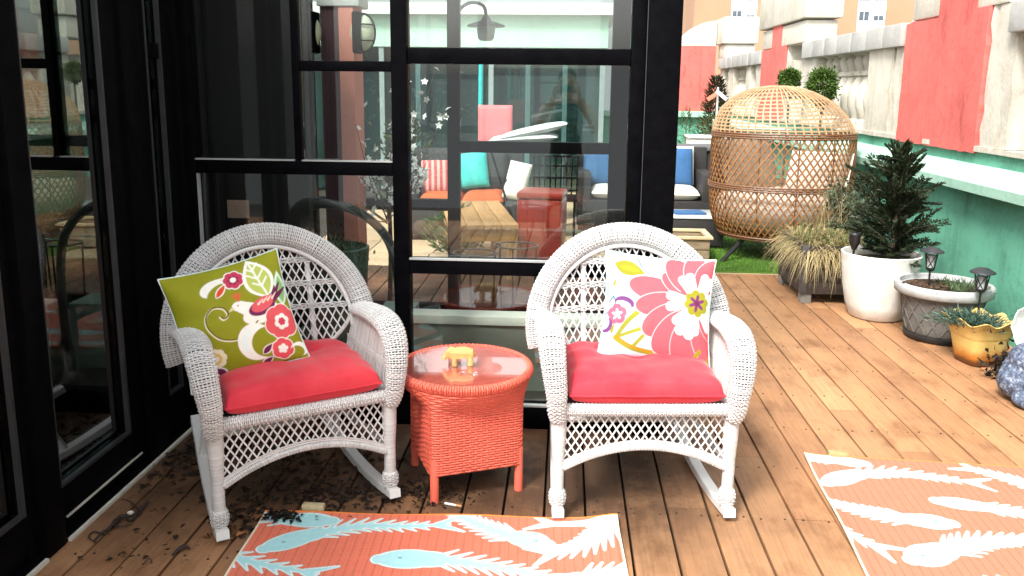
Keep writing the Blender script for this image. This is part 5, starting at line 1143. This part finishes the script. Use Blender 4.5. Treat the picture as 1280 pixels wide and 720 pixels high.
# ------------------------------------------------------------------ inside the porch
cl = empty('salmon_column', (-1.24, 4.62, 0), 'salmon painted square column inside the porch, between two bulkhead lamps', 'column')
sal = plaster('salmon_paint', (.68, .25, .19), (.45, .16, .13), .3, 2); sal_shade = M('salmon_in_shade', (.07, .025, .035), .7, .2)  # column's left face: its shade painted as a separate dark colour
MB().box((.040, 0, 1.22), (.08, .2, 2.43)).build('shaft', sal, cl, smooth=False); MB().box((-.052, .004, 1.22), (.102, .19, 2.43)).build('shaded_side', sal_shade, cl, smooth=False)
MB().box((.0, 0, 2.06), (.235, .22, .28), None, 0, .01).build('capital', white_p, cl)
for s_, lb in ((-1, 'oval bulkhead lamp with wire guard on the left side of the salmon column'), (1, 'oval bulkhead lamp with wire guard on the right side of the salmon column')):
    lo = empty('bulkhead_lamp', (-1.25+s_*.10, 4.50, 1.78), lb, 'wall lamp', group='bulkhead lamps on the salmon column')
    MB().box((s_*.022, 0, 0), (.045, .12, .22), None, 0, .015).build('back_plate', black, lo); MB().ball((s_*.045, 0, 0), (.065, .055, .095), 3).build('lamp_glass', M('opal_glass', (.62, .66, .50), .3, .05), lo)
    mb = MB(); th = np.linspace(-math.pi/2, math.pi/2, 14)
    mb.tube(np.stack([s_*(.045+.070*np.cos(th)), 0*th, .102*np.sin(th)], -1), .005, 6)
    for z in (-.042, .042): mb.tube(np.stack([s_*(.045+.062*np.cos(th)), .060*np.sin(th), 0*th+z], -1), .004, 6)
    mb.tube(np.stack([s_*.047+0*np.linspace(0, 6.28, 24), .062*np.cos(np.linspace(0, 6.28, 24)), .102*np.sin(np.linspace(0, 6.28, 24))], -1), .005, 6); mb.build('guard', black, lo)
bt = empty('blossom_tree', (-1.03, 4.68, 0), 'decorative twig tree with small white blossoms inside the porch', 'decorative tree')
tw_ = MB(); fw = MB(); tw_.tube([(0, 0, .02), (.02, 0, .6), (.0, .02, 1.0)], [.016, .010], 7, sub=4)
for i in range(26):
    z = random.uniform(.7, 1.0); a = random.uniform(0, 6.28); L = random.uniform(.2, .5); e = np.array([L*math.cos(a)*.8, L*math.sin(a)*.4, z+random.uniform(-.05, .75)])
    C = smooth_path(np.array([(0, 0.01, z), (e[0]*.5, e[1]*.5, z+(e[2]-z)*.35+random.uniform(-.05, .05)), e]), 6); tw_.tube(C, [.004, .0015], 5)
    for q in rng.uniform(.3, 1, 9):
        c = np.array([np.interp(q, np.linspace(0, 1, len(C)), C[:, k]) for k in range(3)])+rng.normal(0, .012, 3)
        d = sph(1)[0]; t1 = np.cross(d, [.3, .5, .8]); t1 /= np.linalg.norm(t1); t2 = np.cross(d, t1)
        A = np.array([math.cos(k*1.2566)*t1+math.sin(k*1.2566)*t2+.35*d for k in range(5)]); leaves(fw, np.repeat(c[None], 5, 0), A, .024, .017, up=d)
tw_.build('branches', bark, bt); MB().lathe([(0, 0), (.12, 0), (.13, .2), (0, .2)], (0, 0, .009), 16).build('pot', black, bt); f_ = fw.build('blossoms', M('white_blossom', (.92, .92, .9), .7, .03), bt, smooth=False, fix=False); f_['kind'] = 'stuff'
tp = empty('green_planter', (-1.17, 4.12, .0), 'tall dark green planter with a trailing plant inside the porch', 'planter')
MB().lathe([(0, .01), (.11, .01), (.16, .62), (.165, .68), (.150, .685), (.145, .62), (0, .60)], seg=28).build('pot_body', M('green_glaze', (.02, .075, .055), .3, .3), tp)
mb = MB(); n = 160; c = np.stack([rng.normal(0, .06, n), rng.normal(0, .06, n), rng.uniform(.60, .66, n)], -1); blades(mb, c, np.stack([rng.normal(0, .5, n), rng.normal(0, .5, n), np.full(n, 1.)], -1), rng.uniform(.08, .2, n), .08, .008); mb.build('leaves', leafmat('planter_leaf', (.10, .16, .05)), tp, smooth=False, fix=False)
hs_ = np.array([(-1.43, 3.93, .70), (-1.38, 3.93, .85), (-1.22, 3.93, .93), (-1.05, 3.93, .90), (-.92, 3.93, .80), (-.86, 3.93, .66), (-.84, 3.93, .40), (-.86, 3.93, .03)])
tag(MB().tube(hs_+[.03, 0, 0], .022, 10, sub=6).build('garden_hose', M('black_rubber', (.018, .024, .024), .4)), 'thick dark garden hose arching in front of the green planter', 'hose')
gc = empty('grey_cabinet', (-.37, 4.1, 0), 'low slim grey cabinet with a cream top inside the porch, behind the side table', 'cabinet')
MB().span((-.37, -.19, .01), (.58, -.10, .345)).build('body', M('grey_green_paint', (.16, .18, .15), .6, .1), gc, smooth=False); MB().span((-.385, -.205, .347), (.595, -.085, .392), bev=.005).build('top', M('cream_paint', (.62, .62, .55), .5, .08), gc)
MB().span((-.58, -.06, .01), (-.40, .16, .36)).build('side_unit', M('pale_teal_paint', (.20, .27, .23), .6), gc, smooth=False)
ps = empty('wire_plant_stand', (-.36, 4.45, 0), 'black wire plant stand with two rings behind the grey cabinet', 'plant stand')
th = np.linspace(0, 2*math.pi, 40)
for cx, z in ((-.13, .60), (.10, .645)):
    MB().tube(np.stack([cx+.12*np.cos(th), .10*np.sin(th), z+0*th], -1), .006, 6).build('ring', edge, ps)
    for k in range(3): a = k*2.1+.4; MB().tube([(cx+.12*math.cos(a), .10*math.sin(a), z), (cx+.10*math.cos(a), .08*math.sin(a), .01)], .006, 5).build('leg', black, ps)
# stool inside the house
so = empty('bar_stool', (-2.22, 3.05, 0), 'round pale topped stool standing inside the dark house', 'stool')
MB().lathe([(0, .60), (.17, .60), (.18, .615), (.18, .64), (.165, .65), (0, .65)], seg=28).build('seat', M('stool_top', (.45, .45, .42), .5), so)
for k in range(4): a = k*math.pi/2+.6; MB().tube([(.12*math.cos(a), .12*math.sin(a), .60), (.19*math.cos(a), .19*math.sin(a), 0)], .013, 7).build('leg', M('stool_leg', (.10, .10, .10), .4), so)
MB().tube(np.stack([.16*np.cos(th), .16*np.sin(th), .26+0*th], -1), .009, 6).build('foot_ring', edge, so)

# ------------------------------------------------------------------ litter on the deck
def litter(n, fx, s0, s1):
    P = np.array([fx() for _ in range(n)]); mb = MB(); D = rng.normal(0, 1, (n, 3))*[1, 1, .25]
    leaves(mb, np.column_stack([P, rng.uniform(.002, .010, n)]), D, rng.uniform(s0, s1, n), rng.uniform(.55, 1.1, n)*(s0+s1)/2.6, up=(0, 0, 1), bend=.9); return mb
def gau(x, y, sx, sy):
    def f():
        while True:
            a, b = random.gauss(x, sx), random.gauss(y, sy)
            if -1.6 < a < 2.3 and b < 3.44: return (a, b)
    return f
lf = leafmat('litter_leaf', (.040, .022, .013), .8, .7)
mb = MB(); zones = ((260, gau(-1.45, 3.2, .12, .18), .025, .05), (300, gau(-1.05, 3.05, .26, .15), .018, .04), (420, gau(-.86, 2.80, .17, .07), .014, .034), (200, gau(-.50, 2.83, .09, .05), .010, .026), (22, gau(-1.32, 2.52, .10, .12), .015, .035), (26, gau(-.3, 3.0, .4, .25), .006, .014), (90, gau(-1.08, 2.60, .05, .07), .018, .04))
for n, f, a, b in zones:
    q = litter(n, f, a, b); mb.add(q.v[0], q.f[0])
tag(mb.build('leaf_litter', lf, smooth=False, fix=False), 'dark dead leaves and dirt scattered around the left rocking chair', 'leaf litter', kind='stuff')
q = litter(120, gau(-.970, 2.602, .032, .016), .014, .030); q.v[0][:, 2] += .012; tag(q.build('dirt_clump', leafmat('dirt_leaf', (.018, .011, .008), .9), smooth=False, fix=False), 'black dirt crumbs spilled over the left corner of the front rug', 'dirt', kind='stuff')
q = litter(16, gau(-1.10, 2.52, .04, .05), .03, .05); tag(q.build('tan_leaves', leafmat('tan_leaf', (.26, .11, .04), .8), smooth=False, fix=False), 'few curled tan leaves beside the left rocker of the left chair', 'leaves', kind='stuff')
# dry twisted tendril near the house
pts = [AZ(*p, .006) for p in ((116, 677), (127, 669), (136, 663), (145, 657), (150, 650), (158, 648), (166, 652), (172, 640), (180, 634), (186, 627))]
vn = empty('dry_tendril', pts[4], 'dark twisted dry vine tendril lying on the boards by the glass doors', 'twig')
pm_ = M('dry_vine', (.025, .015, .012), .8); o0 = np.array(pts[4])
MB().tube(np.array(pts)+rng.normal(0, .005, (10, 3))*[1, 1, .6]-o0+[0, 0, .006], [.004, .007, .004], 6, sub=5).build('stem', pm_, vn)
for pp in (((150, 652), (143, 650), (141, 657), (152, 659), (160, 655)), ((172, 638), (163, 628), (154, 625)), ((166, 645), (176, 641), (175, 632)), ((128, 668), (118, 664), (112, 672), (122, 679))): MB().tube(np.array([AZ(*p, .008) for p in pp])+rng.normal(0, .003, (len(pp), 3))-o0, [.0035, .002], 5, sub=5).build('curl', pm_, vn)
MB().ball(AZ(163, 641, .012)-o0, (.012, .010, .008), 2, 0, .1).build('pale_curl', M('pale_bit', (.6, .58, .52), .7), vn)
for (xa, ya), (xb, yb), lb in (((215, 694), (238, 686), 'short dark dry leaf curl near the front left boards'), ((178, 706), (190, 704), 'tiny thin dry twig near the bottom left of the boards')):
    a, b = AZ(xa, ya, .006), AZ(xb, yb, .006); m_ = (a+b)/2+[0, 0.015, .01]; tag(MB().tube([a, m_, b], [.003, .008, .002] if xa > 200 else [.002, .002], 6, sub=4).build('dry_leaf' if xa > 200 else 'dry_twig', pm_), lb, 'twig')
a, b = AZ(556, 629, .006), AZ(577, 633, .006)
cg = empty('cigarette_butt', (a+b)/2, 'white cigarette butt lying on the boards beneath the coral side table', 'cigarette butt'); d_ = (b-a)/2
MB().tube([-d_, d_*.35], .0045, 8).build('paper', white_p, cg); MB().tube([d_*.36, d_], .0046, 8).build('filter', M('filter_tan', (.5, .25, .1), .7), cg)

# ------------------------------------------------------------------ the photographer, whose reflection shows in the porch glass
pe = empty('person', (0, -.42, 0), 'person in a dark vest holding up a phone, mirrored in the porch glass', 'person')
skin = M('skin', (.50, .27, .18), .55, .08, 12); cloth = M('dark_vest', (.015, .015, .02), .85); jean = M('dark_jeans', (.02, .025, .04), .85); hair = M('dark_hair', (.02, .012, .008), .6)
mb = MB()
mb.tube([(0, 0, .86), (0, .0, 1.0), (0, .01, 1.18), (0, .005, 1.30), (0, 0, 1.36)], [.135, .125, .135, .12, .06], 16, sub=5); mb.tube([(-.18, 0, 1.33), (0, 0, 1.35), (.18, 0, 1.33)], [.05, .065, .05], 12, sub=4)
mb.tube([(0, .0, 1.34), (0, .02, 1.46)], [.055, .05], 12, sub=4); mb.ball((0, .04, 1.555), (.073, .092, .108), 3); mb.ball((0, .06, 1.50), (.055, .065, .055), 3); mb.ball((0, .136, 1.54), (.014, .02, .022), 2)
for s_ in (-1, 1):
    mb.ball((.074*s_, .03, 1.545), (.012, .02, .032), 2)
    mb.tube([(.185*s_, 0, 1.325), (.235*s_, .08, 1.22), (.25*s_, .15, 1.13)], [.048, .042, .038], 12, sub=5); mb.tube([(.25*s_, .15, 1.13), (.19*s_, .26, 1.27), (.115*s_, .335, 1.42)], [.038, .034, .024], 12, sub=5)
    mb.ball((.108*s_, .335, 1.455), (.020, .026, .042), 2)
    for k, (dz, L) in enumerate(((.035, .052), (.018, .060), (.0, .056), (-.018, .044))): mb.tube([(.105*s_, .325, 1.468+dz*.6), (.100*s_, .352, 1.478+dz), (.082*s_, .366, 1.484+dz), (.082*s_-s_*L*.5, .366, 1.486+dz)], [.0095, .0085, .007], 8, sub=3)
    mb.tube([(.108*s_, .318, 1.44), (.090*s_, .312, 1.462), (.068*s_, .326, 1.476)], [.012, .010, .008], 8, sub=3)
    mb.tube([(.085*s_, 0, .90), (.095*s_, .01, .50), (.10*s_, -.01, .09)], [.088, .058, .040], 12, sub=6); mb.box((.10*s_, .05, .04), (.085, .24, .07), None, 0, .02)
b_ = mb.build('body', skin, pe, angle=180); rm = b_.modifiers.new('r', 'REMESH'); rm.mode = 'VOXEL'; rm.voxel_size = .006; rm.use_smooth_shade = True
mb = MB(); mb.tube([(0, 0, .88), (0, 0, 1.0), (0, .01, 1.18), (0, .005, 1.31), (0, 0, 1.345)], [.152, .14, .15, .135, .10], 20, sub=5); mb.build('vest', cloth, pe)
mb = MB(); mb.tube([(0, 0, .95), (0, 0, .84)], [.146, .150], 20)
for s_ in (-1, 1): mb.tube([(.085*s_, 0, .90), (.095*s_, .01, .50), (.10*s_, -.01, .075)], [.100, .070, .058], 14, sub=6)
b_ = mb.build('trousers', jean, pe, angle=180); rm = b_.modifiers.new('r', 'REMESH'); rm.mode = 'VOXEL'; rm.voxel_size = .010; rm.use_smooth_shade = True
MB().ball((0, .018, 1.585), (.083, .098, .098), 3, 0, .015).ball((0, -.045, 1.50), (.075, .05, .10), 3, 0, .02).build('hair', hair, pe)
for s_ in (-1, 1): MB().ball((.03*s_, .122, 1.562), (.012, .010, .008), 2).build('eye', M('eye', (.05, .04, .04), .2), pe)
MB().ball((0, .118, 1.503), (.022, .010, .006), 2).build('mouth', M('lips', (.35, .12, .1), .5), pe)
phn = empty('phone', (0, -.062, 1.495), 'black phone held up in both hands by the person', 'phone')
MB().box((0, 0, 0), (.152, .009, .074), None, 0, .004).build('phone_body', M('phone_black', (.01, .01, .012), .25), phn); MB().lathe([(0, 0), (.006, 0), (.006, .002), (0, .002)], seg=12).build('phone_lens', edge, phn).location = (.055, .005, .022)
